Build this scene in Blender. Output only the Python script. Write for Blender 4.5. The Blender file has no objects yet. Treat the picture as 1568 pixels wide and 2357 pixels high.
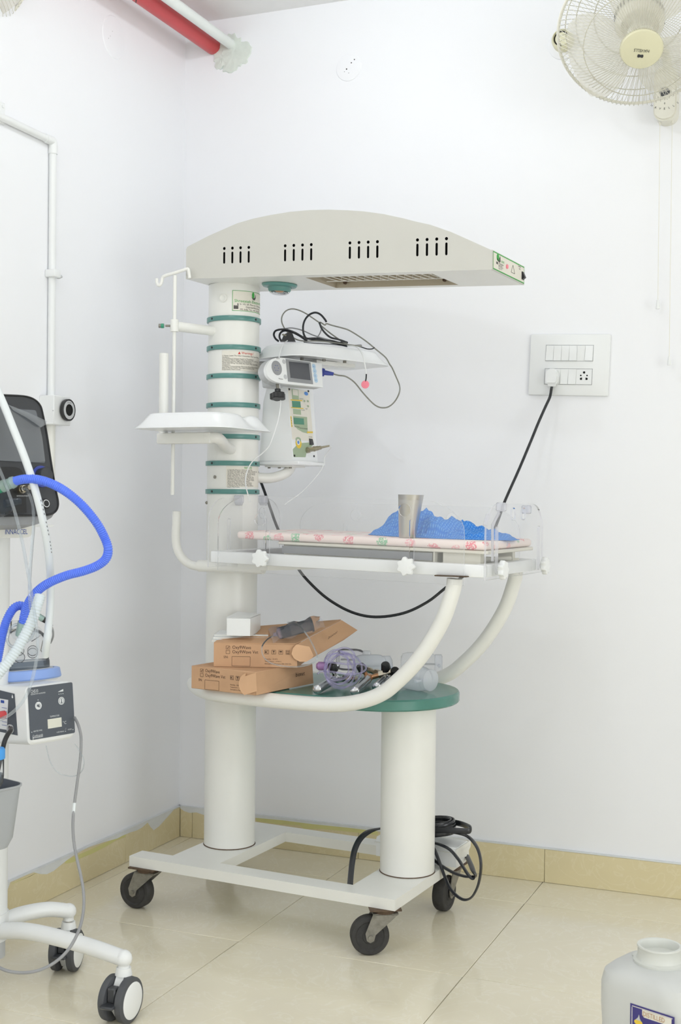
import bpy, bmesh, math, random
from mathutils import Vector, Matrix
random.seed(7)
S = bpy.context.scene
COL = S.collection
PI = math.pi
rad = math.radians

# ------------------------------------------------------------------ camera
FPX = 2909.7                      # focal length in pixels of the 1568 x 2357 frame
CAM = Vector((2.118, -3.737, 1.142))
YAW, PITCH, ROLL = 0.390598, -0.010105, 0.009813
def cam_axes():
    cy, sy = math.cos(YAW), math.sin(YAW)
    f = Vector((-sy, cy, 0)); r = Vector((cy, sy, 0)); u = Vector((0, 0, 1))
    f2 = f*math.cos(PITCH) + u*math.sin(PITCH); u2 = -f*math.sin(PITCH) + u*math.cos(PITCH)
    return r*math.cos(ROLL) + u2*math.sin(ROLL), -r*math.sin(ROLL) + u2*math.cos(ROLL), f2
CR, CU, CF = cam_axes()
cd = bpy.data.cameras.new('camera')
cam = bpy.data.objects.new('camera', cd); COL.objects.link(cam)
cam.matrix_world = Matrix(((CR.x, CU.x, -CF.x, CAM.x), (CR.y, CU.y, -CF.y, CAM.y), (CR.z, CU.z, -CF.z, CAM.z), (0, 0, 0, 1)))
cd.sensor_fit = 'VERTICAL'; cd.sensor_height = 36.0; cd.lens = 36.0*FPX/2357
cd.clip_start = 0.05; cd.clip_end = 50
cd.dof.use_dof = True; cd.dof.focus_distance = 3.35; cd.dof.aperture_fstop = 8.0
S.camera = cam

# ------------------------------------------------------------------ world, lamps, exposure
S.view_settings.view_transform = 'Standard'; S.view_settings.look = 'None'
S.view_settings.gamma = 1.0; S.view_settings.use_curve_mapping = False
S.view_settings.exposure = -0.70
if hasattr(S, 'cycles'):
    S.cycles.transparent_max_bounces = 32; S.cycles.max_bounces = 14; S.cycles.diffuse_bounces = 6
wd = bpy.data.worlds.new('world'); S.world = wd; wd.use_nodes = True
wd.node_tree.nodes['Background'].inputs[0].default_value = (0.9, 0.95, 1.0, 1)
wd.node_tree.nodes['Background'].inputs[1].default_value = 0.3
CEIL = 2.73
LAMPS = [((0.92, -0.83), 9.0), ((2.34, -0.83), 1.2), ((0.92, -2.5), 21.0), ((2.34, -2.5), 2.0), ((3.75, -2.5), 2.0), ((0.92, -4.2), 14.0), ((2.34, -4.2), 2.0)]
for (lx, ly), pw in LAMPS:      # bare opal bulbs close under the ceiling
    ld = bpy.data.lights.new('ceiling_bulb', 'POINT'); ld.shadow_soft_size = 0.05; ld.energy = pw
    ld.color = (0.90, 0.948, 1.0)
    lo = bpy.data.objects.new('ceiling_bulb', ld); COL.objects.link(lo); lo.location = (lx, ly, CEIL-0.075)

# two unseen fill lamps added to lift the shade, one at each side wall
FILLS = [('X', -5.4, -2.6, 0.15, 2.25, 115.0), ('L', -5.0, -3.4, 0.25, 2.25, 14.0)]      # wall, from, to, z0, z1, watts
for ax_, w0, w1, z0, z1, pw in FILLS:
    ld = bpy.data.lights.new('window_daylight', 'AREA'); ld.shape = 'RECTANGLE'; ld.energy = pw; ld.color = (0.942, 0.972, 1.0)
    lo = bpy.data.objects.new('window_daylight', ld); COL.objects.link(lo); wm = (w0+w1)/2
    ld.size = z1-z0-.1; ld.size_y = w1-w0-.1; sg = 1 if ax_ == 'X' else -1
    lo.location = (5.55 if sg > 0 else .05, wm, (z0+z1)/2); lo.rotation_euler = (0, sg*rad(90), 0)

# ------------------------------------------------------------------ where things stand
def ray(x, y): return (CF*FPX + CR*(x-784) + CU*(1178.5-y)).normalized()
def on(x, y, P, n):
    d = ray(x, y); n = Vector(n); return CAM + d*((Vector(P)-CAM).dot(n)/d.dot(n))
def pz(x, y, z): return on(x, y, (0, 0, z), (0, 0, 1))
def py(x, y, Y): return on(x, y, (0, Y, 0), (0, 1, 0))
def px(x, y, X): return on(x, y, (X, 0, 0), (1, 0, 0))
def pd(x, y, d):
    v = CF*FPX + CR*(x-784) + CU*(1178.5-y); return CAM + v*(d/FPX)
W0 = Vector((0.447, -0.503, 0)); WTH = rad(-4.4)
MW = Matrix.Translation(W0) @ Matrix.Rotation(WTH, 4, 'Z')     # warmer frame: a along, b towards back wall
MWI = MW.inverted()
WA = (MW.to_3x3() @ Vector((1, 0, 0))); WB = (MW.to_3x3() @ Vector((0, 1, 0)))
def wz(x, y, z): return MWI @ pz(x, y, z)
def wb(x, y, b): return MWI @ on(x, y, W0 + WB*b, WB)
def wa(x, y, a): return MWI @ on(x, y, W0 + WA*a, WA)
I4 = Matrix.Identity(4)
def lerp(a, b, t): return a + (b-a)*t

# ------------------------------------------------------------------ materials
def lin(c):
    c = c/255.0
    return c/12.92 if c <= 0.04045 else ((c+0.055)/1.055)**2.4
def rgb(c): return (lin(c[0]), lin(c[1]), lin(c[2]), 1)
def new_mat(name):
    m = bpy.data.materials.new(name); m.use_nodes = True
    nt = m.node_tree; return m, nt, nt.nodes['Principled BSDF']
def mat(name, c, rough=0.5, metal=0.0, var=0.04, scale=9.0, bump=0.0, bscale=200.0, c2=None, trans=0.0, spec=0.5, sss=0.0):
    m, nt, b = new_mat(name)
    tc = nt.nodes.new('ShaderNodeTexCoord')
    nz = nt.nodes.new('ShaderNodeTexNoise'); nz.inputs['Scale'].default_value = scale; nz.inputs['Detail'].default_value = 4
    nt.links.new(tc.outputs['Object'], nz.inputs['Vector'])
    mx = nt.nodes.new('ShaderNodeMix'); mx.data_type = 'RGBA'
    a = rgb(c); k = 1-var
    bcol = rgb(c2) if c2 else (a[0]*k, a[1]*k, a[2]*k, 1)
    mx.inputs[6].default_value = a; mx.inputs[7].default_value = bcol
    rp = nt.nodes.new('ShaderNodeMapRange'); rp.inputs[1].default_value = 0.4; rp.inputs[2].default_value = 0.7
    nt.links.new(nz.outputs['Fac'], rp.inputs[0]); nt.links.new(rp.outputs[0], mx.inputs[0])
    nt.links.new(mx.outputs[2], b.inputs['Base Color'])
    b.inputs['Roughness'].default_value = rough; b.inputs['Metallic'].default_value = metal
    b.inputs['Specular IOR Level'].default_value = spec
    if trans: b.inputs['Transmission Weight'].default_value = trans
    if bump:
        n2 = nt.nodes.new('ShaderNodeTexNoise'); n2.inputs['Scale'].default_value = bscale; n2.inputs['Detail'].default_value = 3
        nt.links.new(tc.outputs['Object'], n2.inputs['Vector'])
        bp = nt.nodes.new('ShaderNodeBump'); bp.inputs['Strength'].default_value = bump; bp.inputs['Distance'].default_value = 0.002
        nt.links.new(n2.outputs['Fac'], bp.inputs['Height']); nt.links.new(bp.outputs[0], b.inputs['Normal'])
    return m
def clear(name, tint=(255, 255, 255), haze=0.1, hazecol=(240, 243, 246), gloss=0.10, rough=0.05):
    """thin clear plastic: see-through body, faint milky haze, a Fresnel gloss"""
    m, nt, b = new_mat(name)
    out = nt.nodes['Material Output']
    tr = nt.nodes.new('ShaderNodeBsdfTransparent'); tr.inputs[0].default_value = rgb(tint)
    df = nt.nodes.new('ShaderNodeBsdfDiffuse'); df.inputs[0].default_value = rgb(hazecol)
    tl = nt.nodes.new('ShaderNodeBsdfTranslucent'); tl.inputs[0].default_value = rgb(hazecol)
    dm = nt.nodes.new('ShaderNodeMixShader'); dm.inputs[0].default_value = 0.5
    nt.links.new(df.outputs[0], dm.inputs[1]); nt.links.new(tl.outputs[0], dm.inputs[2])
    gl = nt.nodes.new('ShaderNodeBsdfGlossy'); gl.inputs['Roughness'].default_value = rough
    m1 = nt.nodes.new('ShaderNodeMixShader'); m1.inputs[0].default_value = haze
    nt.links.new(tr.outputs[0], m1.inputs[1]); nt.links.new(dm.outputs[0], m1.inputs[2])
    fr = nt.nodes.new('ShaderNodeLayerWeight'); fr.inputs[0].default_value = gloss
    m2 = nt.nodes.new('ShaderNodeMixShader')
    nt.links.new(fr.outputs['Fresnel'], m2.inputs[0]); nt.links.new(m1.outputs[0], m2.inputs[1]); nt.links.new(gl.outputs[0], m2.inputs[2])
    nt.links.new(m2.outputs[0], out.inputs['Surface'])
    return m

M = {}
def wall_mat():
    m, nt, b = new_mat('white wall enamel')
    g = nt.nodes.new('ShaderNodeNewGeometry')
    n1 = nt.nodes.new('ShaderNodeTexNoise'); n1.inputs['Scale'].default_value = 1.6; n1.inputs['Detail'].default_value = 5
    n2 = nt.nodes.new('ShaderNodeTexNoise'); n2.inputs['Scale'].default_value = 14; n2.inputs['Detail'].default_value = 5
    nt.links.new(g.outputs['Position'], n1.inputs[0]); nt.links.new(g.outputs['Position'], n2.inputs[0])
    mx = nt.nodes.new('ShaderNodeMix'); mx.data_type = 'RGBA'
    mx.inputs[6].default_value = rgb((245, 246, 249)); mx.inputs[7].default_value = rgb((243, 244, 247))
    nt.links.new(n1.outputs['Fac'], mx.inputs[0]); nt.links.new(mx.outputs[2], b.inputs['Base Color'])
    b.inputs['Roughness'].default_value = 0.5; b.inputs['Specular IOR Level'].default_value = 0.25
    bp = nt.nodes.new('ShaderNodeBump'); bp.inputs['Strength'].default_value = 0.12; bp.inputs['Distance'].default_value = 0.01
    nt.links.new(n2.outputs['Fac'], bp.inputs['Height']); nt.links.new(bp.outputs[0], b.inputs['Normal'])
    return m
def tile_mat(name, ca, cb, cv, rough):
    m, nt, b = new_mat(name)
    g = nt.nodes.new('ShaderNodeNewGeometry'); oi = nt.nodes.new('ShaderNodeObjectInfo')
    va = nt.nodes.new('ShaderNodeVectorMath'); va.operation = 'SCALE'; va.inputs[3].default_value = 9.0
    cx = nt.nodes.new('ShaderNodeCombineXYZ')
    for i in range(3): nt.links.new(oi.outputs['Random'], cx.inputs[i])
    nt.links.new(cx.outputs[0], va.inputs[0])
    ad = nt.nodes.new('ShaderNodeVectorMath'); ad.operation = 'ADD'
    nt.links.new(g.outputs['Position'], ad.inputs[0]); nt.links.new(va.outputs[0], ad.inputs[1])
    n1 = nt.nodes.new('ShaderNodeTexNoise'); n1.inputs['Scale'].default_value = 3.2; n1.inputs['Detail'].default_value = 6; n1.inputs['Distortion'].default_value = 0.8
    n2 = nt.nodes.new('ShaderNodeTexNoise'); n2.inputs['Scale'].default_value = 9; n2.inputs['Detail'].default_value = 4; n2.inputs['Distortion'].default_value = 2.2
    for n in (n1, n2): nt.links.new(ad.outputs[0], n.inputs[0])
    mx = nt.nodes.new('ShaderNodeMix'); mx.data_type = 'RGBA'; mx.inputs[6].default_value = rgb(ca); mx.inputs[7].default_value = rgb(cb)
    nt.links.new(n1.outputs['Fac'], mx.inputs[0])
    r = nt.nodes.new('ShaderNodeValToRGB')
    e = r.color_ramp.elements; e[0].position = 0.47; e[0].color = (0, 0, 0, 1); e[1].position = 0.5; e[1].color = (1, 1, 1, 1)
    x = e.new(0.53); x.color = (0, 0, 0, 1)
    nt.links.new(n2.outputs['Fac'], r.inputs[0])
    mv = nt.nodes.new('ShaderNodeMath'); mv.operation = 'MULTIPLY'; mv.inputs[1].default_value = 0.3
    nt.links.new(r.outputs[0], mv.inputs[0])
    m2 = nt.nodes.new('ShaderNodeMix'); m2.data_type = 'RGBA'; m2.inputs[7].default_value = rgb(cv)
    nt.links.new(mx.outputs[2], m2.inputs[6]); nt.links.new(mv.outputs[0], m2.inputs[0])
    nt.links.new(m2.outputs[2], b.inputs['Base Color'])
    b.inputs['Roughness'].default_value = rough
    return m
def print_mat():
    """pink floral print of the mattress cover: motif cells of random colour on cream"""
    m, nt, b = new_mat('floral mattress print')
    tc = nt.nodes.new('ShaderNodeTexCoord')
    vo = nt.nodes.new('ShaderNodeTexVoronoi'); vo.inputs['Scale'].default_value = 24
    nz = nt.nodes.new('ShaderNodeTexNoise'); nz.inputs['Scale'].default_value = 90
    va = nt.nodes.new('ShaderNodeMix'); va.data_type = 'VECTOR'; va.inputs[0].default_value = 0.012
    nt.links.new(tc.outputs['Object'], nz.inputs[0])
    nt.links.new(tc.outputs['Object'], va.inputs[4]); nt.links.new(nz.outputs['Color'], va.inputs[5])
    nt.links.new(va.outputs[1], vo.inputs[0])
    lt = nt.nodes.new('ShaderNodeMath'); lt.operation = 'LESS_THAN'; lt.inputs[1].default_value = 0.36
    nt.links.new(vo.outputs['Distance'], lt.inputs[0])
    n3 = nt.nodes.new('ShaderNodeTexNoise'); n3.inputs['Scale'].default_value = 260
    nt.links.new(tc.outputs['Object'], n3.inputs[0])
    gt = nt.nodes.new('ShaderNodeMapRange'); gt.inputs[1].default_value = 0.40; gt.inputs[2].default_value = 0.52
    nt.links.new(n3.outputs['Fac'], gt.inputs[0])
    mu = nt.nodes.new('ShaderNodeMath'); mu.operation = 'MULTIPLY'
    nt.links.new(lt.outputs[0], mu.inputs[0]); nt.links.new(gt.outputs[0], mu.inputs[1])
    sp = nt.nodes.new('ShaderNodeSeparateColor'); nt.links.new(vo.outputs['Color'], sp.inputs[0])
    rp = nt.nodes.new('ShaderNodeValToRGB'); rp.color_ramp.interpolation = 'CONSTANT'
    e = rp.color_ramp.elements
    e[0].position = 0; e[0].color = rgb((238, 150, 160)); e[1].position = 0.35; e[1].color = rgb((246, 185, 190))
    for p, c in ((0.55, (150, 205, 165)), (0.68, (235, 130, 140)), (0.85, (190, 185, 205)), (0.92, (250, 215, 210))):
        x = e.new(p); x.color = rgb(c)
    nt.links.new(sp.outputs[0], rp.inputs[0])
    mx = nt.nodes.new('ShaderNodeMix'); mx.data_type = 'RGBA'; mx.inputs[6].default_value = rgb((250, 234, 228))
    nt.links.new(mu.outputs[0], mx.inputs[0]); nt.links.new(rp.outputs[0], mx.inputs[7])
    nt.links.new(mx.outputs[2], b.inputs['Base Color']); b.inputs['Roughness'].default_value = 0.42
    return m
def towel_mat():
    m, nt, b = new_mat('blue waffle towel')
    tc = nt.nodes.new('ShaderNodeTexCoord')
    w1 = nt.nodes.new('ShaderNodeTexWave'); w1.inputs['Scale'].default_value = 15; w1.bands_direction = 'X'
    w2 = nt.nodes.new('ShaderNodeTexWave'); w2.inputs['Scale'].default_value = 15; w2.bands_direction = 'Y'
    for w in (w1, w2): nt.links.new(tc.outputs['UV'], w.inputs[0])
    ad = nt.nodes.new('ShaderNodeMath'); ad.operation = 'MULTIPLY'
    nt.links.new(w1.outputs['Fac'], ad.inputs[0]); nt.links.new(w2.outputs['Fac'], ad.inputs[1])
    mx = nt.nodes.new('ShaderNodeMix'); mx.data_type = 'RGBA'
    mx.inputs[6].default_value = rgb((58, 134, 222)); mx.inputs[7].default_value = rgb((124, 182, 242))
    nt.links.new(ad.outputs[0], mx.inputs[0]); nt.links.new(mx.outputs[2], b.inputs['Base Color'])
    b.inputs['Roughness'].default_value = 0.9
    bp = nt.nodes.new('ShaderNodeBump'); bp.inputs['Strength'].default_value = 0.6; bp.inputs['Distance'].default_value = 0.002
    nt.links.new(ad.outputs[0], bp.inputs['Height']); nt.links.new(bp.outputs[0], b.inputs['Normal'])
    return m
def brushed(name, c, rough):
    m, nt, b = new_mat(name)
    tc = nt.nodes.new('ShaderNodeTexCoord'); mp = nt.nodes.new('ShaderNodeMapping'); mp.inputs['Scale'].default_value = (6, 6, 220)
    nz = nt.nodes.new('ShaderNodeTexNoise'); nz.inputs['Scale'].default_value = 6
    nt.links.new(tc.outputs['Object'], mp.inputs[0]); nt.links.new(mp.outputs[0], nz.inputs[0])
    rp = nt.nodes.new('ShaderNodeMapRange'); rp.inputs[3].default_value = rough*0.8; rp.inputs[4].default_value = rough*1.3
    nt.links.new(nz.outputs['Fac'], rp.inputs[0]); nt.links.new(rp.outputs[0], b.inputs['Roughness'])
    b.inputs['Base Color'].default_value = rgb(c); b.inputs['Metallic'].default_value = 1.0
    return m
M['wall'] = wall_mat()
M['tile'] = tile_mat('polished cream floor tile', (240, 233, 212), (229, 221, 196), (247, 244, 232), 0.13)
M['skirt'] = tile_mat('beige skirting tile', (228, 216, 177), (217, 204, 163), (238, 229, 203), 0.25)
M['grout'] = mat('tile joint', (150, 140, 118), 0.9)
M['ceil'] = mat('ceiling paint', (240, 240, 240), 0.8)
M['paint'] = mat('white paint smear', (226, 229, 230), 0.45, var=0.06, scale=25)
M['yellow'] = mat('yellowish old paint', (212, 208, 142), 0.6, scale=30)
M['plaster'] = mat('pale plaster', (222, 229, 221), 0.75, var=0.06, scale=40, bump=0.5, bscale=60)
M['cream'] = mat('cream powder coat', (237, 237, 232), 0.32, var=0.02, bump=0.03)
M['creamd'] = mat('canopy powder coat', (205, 204, 197), 0.36, var=0.02, bump=0.03)
M['white'] = mat('white plastic', (238, 240, 240), 0.35, var=0.02)
M['whited'] = mat('white enamel', (242, 244, 245), 0.22, var=0.015)
M['offw'] = mat('off-white plastic', (234, 234, 228), 0.4, var=0.02)
M['green'] = mat('sea green enamel', (92, 143, 137), 0.28, var=0.06)
M['greenshelf'] = mat('sea green fibreglass', (80, 134, 123), 0.22, var=0.10, scale=16)
M['rust'] = mat('rusty steel', (98, 80, 64), 0.8, var=0.4, scale=60)
M['zinc'] = mat('dull zinc', (150, 147, 138), 0.55, metal=0.5, var=0.25, scale=70, bump=0.3)
M['rubber'] = mat('grey black rubber', (62, 61, 60), 0.75, var=0.25, scale=60)
M['black'] = mat('black plastic', (34, 35, 37), 0.4)
M['gloss'] = mat('black gloss', (40, 42, 46), 0.22)
M['hole'] = mat('dark opening', (14, 14, 15), 0.9)
M['flow'] = mat('grey flow tube', (150, 156, 163), 0.12, metal=0.55, var=0.15, scale=30)
M['chrome'] = mat('chrome', (205, 206, 208), 0.14, metal=1.0, var=0.1)
M['steel'] = brushed('brushed steel', (196, 194, 190), 0.3)
M['nickel'] = mat('nickel plate', (190, 182, 165), 0.3, metal=1.0)
M['brass'] = mat('copper brass', (196, 150, 112), 0.35, metal=0.8)
M['card'] = mat('brown cardboard', (205, 164, 128), 0.8, var=0.07, scale=14)
M['cardl'] = mat('light cardboard', (222, 180, 142), 0.8, var=0.05, scale=14)  # cardboard tone with light painted in, sets off the ear flaps
M['cardin'] = mat('cardboard inside', (176, 134, 98), 0.85)
M['ink'] = mat('brown black ink', (70, 52, 42), 0.8)
M['txt'] = mat('grey print', (88, 86, 84), 0.7)
M['txtg'] = mat('green print', (70, 170, 80), 0.7)
M['txtr'] = mat('red print', (215, 62, 58), 0.7)
M['txtb'] = mat('blue print', (44, 76, 160), 0.6)
M['txtw'] = mat('white print', (225, 228, 230), 0.6)
M['paper'] = mat('cream label paper', (233, 229, 217), 0.5, var=0.02)
M['red'] = mat('red pipe paint', (204, 74, 78), 0.4, var=0.08, scale=12)
M['pipew'] = mat('white pipe paint', (232, 236, 233), 0.45)
M['fan'] = mat('fan cream', (232, 230, 218), 0.38, var=0.02)
M['wire'] = mat('fan guard wire', (206, 204, 190), 0.4, var=0.02)
M['fanhub'] = mat('fan hub cream', (226, 223, 192), 0.4, var=0.03)
M['fandark'] = mat('fan vent dark', (78, 80, 84), 0.6)
M['blade'] = clear('translucent fan blade', (252, 251, 246), 0.48, (240, 238, 230), 0.12, 0.2)
M['acryl'] = clear('acrylic sheet', (254, 254, 254), 0.08, (246, 248, 250), 0.06, 0.02)
M['acryledge'] = clear('acrylic cut edge', (248, 249, 253), 0.5, (252, 252, 255), 0.15, 0.15)
M['pvc'] = clear('clear tubing', (246, 249, 251), 0.20, (238, 243, 247), 0.22, 0.08)
M['pvcl'] = clear('lilac clear tubing', (243, 241, 254), 0.22, (226, 222, 250), 0.2, 0.08)
M['glass'] = clear('clear dome', (251, 252, 253), 0.08, (244, 247, 250), 0.12, 0.08)
M['clearb'] = clear('clear bottle wall', (251, 252, 253), 0.2, (248, 250, 255), 0.03, 0.3)
M['bag'] = clear('thin plastic bag', (251, 251, 254), 0.14, (244, 244, 252), 0.18, 0.1)
M['smoke'] = clear('grey syringe barrel', (196, 204, 212), 0.25, (160, 168, 178), 0.22, 0.08)
M['bottle'] = clear('cloudy humidifier bottle', (250, 252, 254), 0.62, (248, 250, 255), 0.06, 0.2)
M['can'] = mat('milky jerry can', (208, 210, 208), 0.4, var=0.10, scale=7)
M['canlid'] = mat('milky lid', (216, 218, 212), 0.42, var=0.04)
M['violet'] = mat('violet label', (62, 56, 128), 0.5, var=0.15, scale=20)
M['blueh'] = mat('blue corrugated hose', (92, 128, 245), 0.38, var=0.05)
M['bluec'] = mat('pale blue collar', (146, 176, 236), 0.35)
M['bluep'] = mat('dark blue connector', (62, 76, 160), 0.4)
M['bluecap'] = mat('bright blue cap', (74, 160, 235), 0.4)
M['hosew'] = mat('white hose', (226, 232, 234), 0.3, var=0.02)
M['hosec'] = mat('white corrugated hose', (220, 230, 236), 0.35)
M['hosec_'] = clear('white corrugated hose', (244, 249, 251), 0.75, (232, 240, 245), 0.15, 0.2)
M['greenc'] = mat('green connector', (60, 150, 118), 0.4)
M['minty'] = clear('milky connector', (225, 245, 238), 0.75, (214, 238, 230), 0.3, 0.2)
M['vent'] = mat('dark grey housing', (58, 60, 64), 0.33)
M['screen'] = mat('switched off screen', (112, 116, 121), 0.16, var=0.05)
M['lcdd'] = mat('dark lcd', (78, 80, 85), 0.2)
M['film'] = clear('peeling screen film', (236, 240, 244), 0.3, (214, 220, 226), 0.45, 0.12)
M['slate'] = mat('slate front film', (84, 90, 99), 0.45, var=0.03)
M['slated'] = mat('dark slate panel', (70, 77, 88), 0.45)
M['lcdw'] = mat('blank pale display', (226, 226, 214), 0.3)
M['grey'] = mat('grey plastic', (150, 152, 154), 0.45)
M['lgrey'] = mat('light grey plastic', (196, 198, 200), 0.42)
M['bin'] = mat('grey basket', (176, 180, 184), 0.45)
M['greycab'] = mat('grey cable', (150, 151, 153), 0.45)
M['olive'] = mat('grey olive cable', (140, 140, 130), 0.45)
M['pink'] = mat('pink sensor pad', (248, 140, 158), 0.4)
M['lcdg'] = mat('green display', (66, 140, 112), 0.25)
M['sage'] = mat('sage print', (168, 186, 156), 0.5)
M['yel'] = mat('yellow print', (236, 204, 70), 0.5)
M['bluel'] = mat('blue button print', (80, 140, 215), 0.4)
M['lblue'] = mat('pale blue button', (190, 218, 240), 0.4)
M['purple'] = mat('purple connector', (150, 112, 160), 0.35)
M['mattress'] = print_mat()
M['towel'] = towel_mat()
M['board'] = mat('cream board', (232, 229, 216), 0.45)
M['drawer'] = clear('grey drawer window', (178, 182, 186), 0.55, (176, 180, 184), 0.3, 0.15)
M['heat'] = mat('heater reflector', (172, 162, 142), 0.45, metal=0.3)

# ------------------------------------------------------------------ mesh building
TXT = {}
def text_geo(s, size):
    k = (s, round(size, 5))
    if k in TXT: return TXT[k]
    cu = bpy.data.curves.new('t', 'FONT'); cu.body = s; cu.size = size; cu.resolution_u = 2
    o = bpy.data.objects.new('t', cu); COL.objects.link(o)
    me = bpy.data.meshes.new_from_object(o)
    v = [(q.co.x, q.co.y) for q in me.vertices]; f = [tuple(p.vertices) for p in me.polygons]
    bpy.data.objects.remove(o); bpy.data.curves.remove(cu); bpy.data.meshes.remove(me)
    TXT[k] = (v, f); return TXT[k]
def spline(pts, sub=6, closed=False):
    P = [Vector(p) for p in pts]; n = len(P)
    if n < 3: return P
    out = []
    for i in range(n if closed else n-1):
        if closed: p0, p1, p2, p3 = P[(i-1) % n], P[i], P[(i+1) % n], P[(i+2) % n]
        else: p0, p1, p2, p3 = P[max(i-1, 0)], P[i], P[i+1], P[min(i+2, n-1)]
        for k in range(sub):
            t = k/sub
            out.append(0.5*((2*p1) + (p2-p0)*t + (2*p0-5*p1+4*p2-p3)*t*t + (3*p1-p0-3*p2+p3)*t**3))
    if not closed: out.append(P[-1])
    return out
def perp(d):
    d = d.normalized(); a = Vector((0, 0, 1)) if abs(d.z) < 0.9 else Vector((1, 0, 0))
    u = d.cross(a).normalized(); return u, d.cross(u).normalized()
BEV = {}
class MB:
    def __init__(s, frame=None):
        s.v = []; s.f = []; s.mi = []; s.uv = None; s.F = frame if frame is not None else I4
    def add(s, V, F, mi=0):
        o = len(s.v); s.v += [s.F @ Vector(p) for p in V]
        for f in F: s.f.append(tuple(o+i for i in f)); s.mi.append(mi)
        return s
    def box(s, c0, c1, bev=0.0, mi=0, seg=1, T=None):
        sx, sy, sz = [max(abs(c1[i]-c0[i]), 1e-5) for i in range(3)]
        c = Vector([(c0[i]+c1[i])/2 for i in range(3)])
        bev = min(bev, 0.45*min(sx, sy, sz))
        bm = bmesh.new(); bmesh.ops.create_cube(bm, size=1)
        for v in bm.verts: v.co = Vector((v.co.x*sx, v.co.y*sy, v.co.z*sz))
        if bev > 0: bmesh.ops.bevel(bm, geom=bm.edges[:], offset=bev, segments=seg, affect='EDGES', profile=0.5)
        bm.verts.index_update()
        V = [v.co + c for v in bm.verts]; F = [[v.index for v in f.verts] for f in bm.faces]; bm.free()
        if T is not None: V = [T @ p for p in V]
        return s.add(V, F, mi)
    def ring(s, secs, mi=0, closed=False, cap=True):
        n = len(secs[0]); V = [p for r in secs for p in r]; F = []
        m = len(secs)
        for i in range(m if closed else m-1):
            j = (i+1) % m
            for k in range(n):
                l = (k+1) % n; F.append((i*n+k, i*n+l, j*n+l, j*n+k))
        if cap and not closed:
            F.append(tuple(range(n-1, -1, -1))); F.append(tuple((m-1)*n+k for k in range(n)))
        return s.add(V, F, mi)
    def tube(s, pts, r, n=10, closed=False, cap=True, sub=6, mi=0, flat=None, up=None):
        P = spline(pts, sub, closed) if sub > 1 else [Vector(p) for p in pts]
        m = len(P); secs = []; u = None
        for i in range(m):
            d = (P[(i+1) % m]-P[i-1]) if closed else (P[min(i+1, m-1)]-P[max(i-1, 0)])
            if d.length < 1e-9: d = Vector((0, 0, 1))
            d.normalize()
            if up is not None:
                u = d.cross(Vector(up)); u = u.normalized() if u.length > 1e-6 else perp(d)[0]
            elif u is None: u = perp(d)[0]
            else:
                u = u - d*u.dot(d); u = u.normalized() if u.length > 1e-6 else perp(d)[0]
            w = d.cross(u); R = r(i/(m-1)) if callable(r) else r
            fx = flat or (1, 1)
            secs.append([P[i] + u*(R*fx[0]*math.cos(2*PI*k/n)) + w*(R*fx[1]*math.sin(2*PI*k/n)) for k in range(n)])
        return s.ring(secs, mi, closed, cap)
    def cyl(s, p0, p1, r0, r1=None, n=24, mi=0, cap=True):
        p0, p1 = Vector(p0), Vector(p1); r1 = r0 if r1 is None else r1
        u, w = perp(p1-p0); secs = []
        for p, r in ((p0, r0), (p1, r1)):
            secs.append([p + u*(r*math.cos(2*PI*k/n)) + w*(r*math.sin(2*PI*k/n)) for k in range(n)])
        return s.ring(secs, mi, False, cap)
    def lathe(s, prof, o=(0, 0, 0), ax=(0, 0, 1), n=32, mi=0, cap=False):
        o = Vector(o); ax = Vector(ax).normalized(); u, w = perp(ax); secs = []
        for r, h in prof:
            r = max(r, 1e-5)
            secs.append([o + ax*h + u*(r*math.cos(2*PI*k/n)) + w*(r*math.sin(2*PI*k/n)) for k in range(n)])
        return s.ring(secs, mi, False, cap)
    def prism(s, poly, O, U, Vv, N, h, mi=0, mside=None):
        O, U, Vv, N = Vector(O), Vector(U), Vector(Vv), Vector(N)
        b = [O + U*p[0] + Vv*p[1] for p in poly]; t = [q + N*h for q in b]; n = len(poly)
        s.add(b + t, [tuple(range(n-1, -1, -1)), tuple(range(n, 2*n))], mi)
        s.add(b + t, [(k, (k+1) % n, n+(k+1) % n, n+k) for k in range(n)], mi if mside is None else mside)
        return s
    def text(s, txt, size, fn, mi=0, align='L', width=None):
        v, f = text_geo(txt, size)
        if not v: return s
        x0 = min(p[0] for p in v); x1 = max(p[0] for p in v)
        k = width/(x1-x0) if width else 1.0
        off = {'L': -x0*k, 'C': -(x0+x1)/2*k, 'R': -x1*k}[align]
        return s.add([fn(p[0]*k+off, p[1]) for p in v], f, mi)
    def sphere(s, c, r, n=16, m=8, mi=0, sc=(1, 1, 1)):
        c = Vector(c); secs = []
        for i in range(m+1):
            t = PI*i/m; rr = max(math.sin(t), 1e-4)
            secs.append([c + Vector((r*sc[0]*rr*math.cos(2*PI*k/n), r*sc[1]*rr*math.sin(2*PI*k/n), -r*sc[2]*math.cos(t))) for k in range(n)])
        return s.ring(secs, mi, False, True)
    def mesh(s, name, mats, T):
        me = bpy.data.meshes.new(name)
        me.from_pydata([T @ p for p in s.v], [], s.f)
        for m in mats: me.materials.append(m)
        me.polygons.foreach_set('material_index', s.mi)
        me.polygons.foreach_set('use_smooth', [True]*len(s.f))
        me.validate()
        bm = bmesh.new(); bm.from_mesh(me); bmesh.ops.recalc_face_normals(bm, faces=bm.faces[:])
        if s.uv:
            ul = bm.loops.layers.uv.new('UVMap')
            for f in bm.faces:
                for l in f.loops: l[ul].uv = s.uv[l.vert.index]
        bm.to_mesh(me); bm.free()
        me.set_sharp_from_angle(angle=rad(38))
        me.update(); return me
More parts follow.
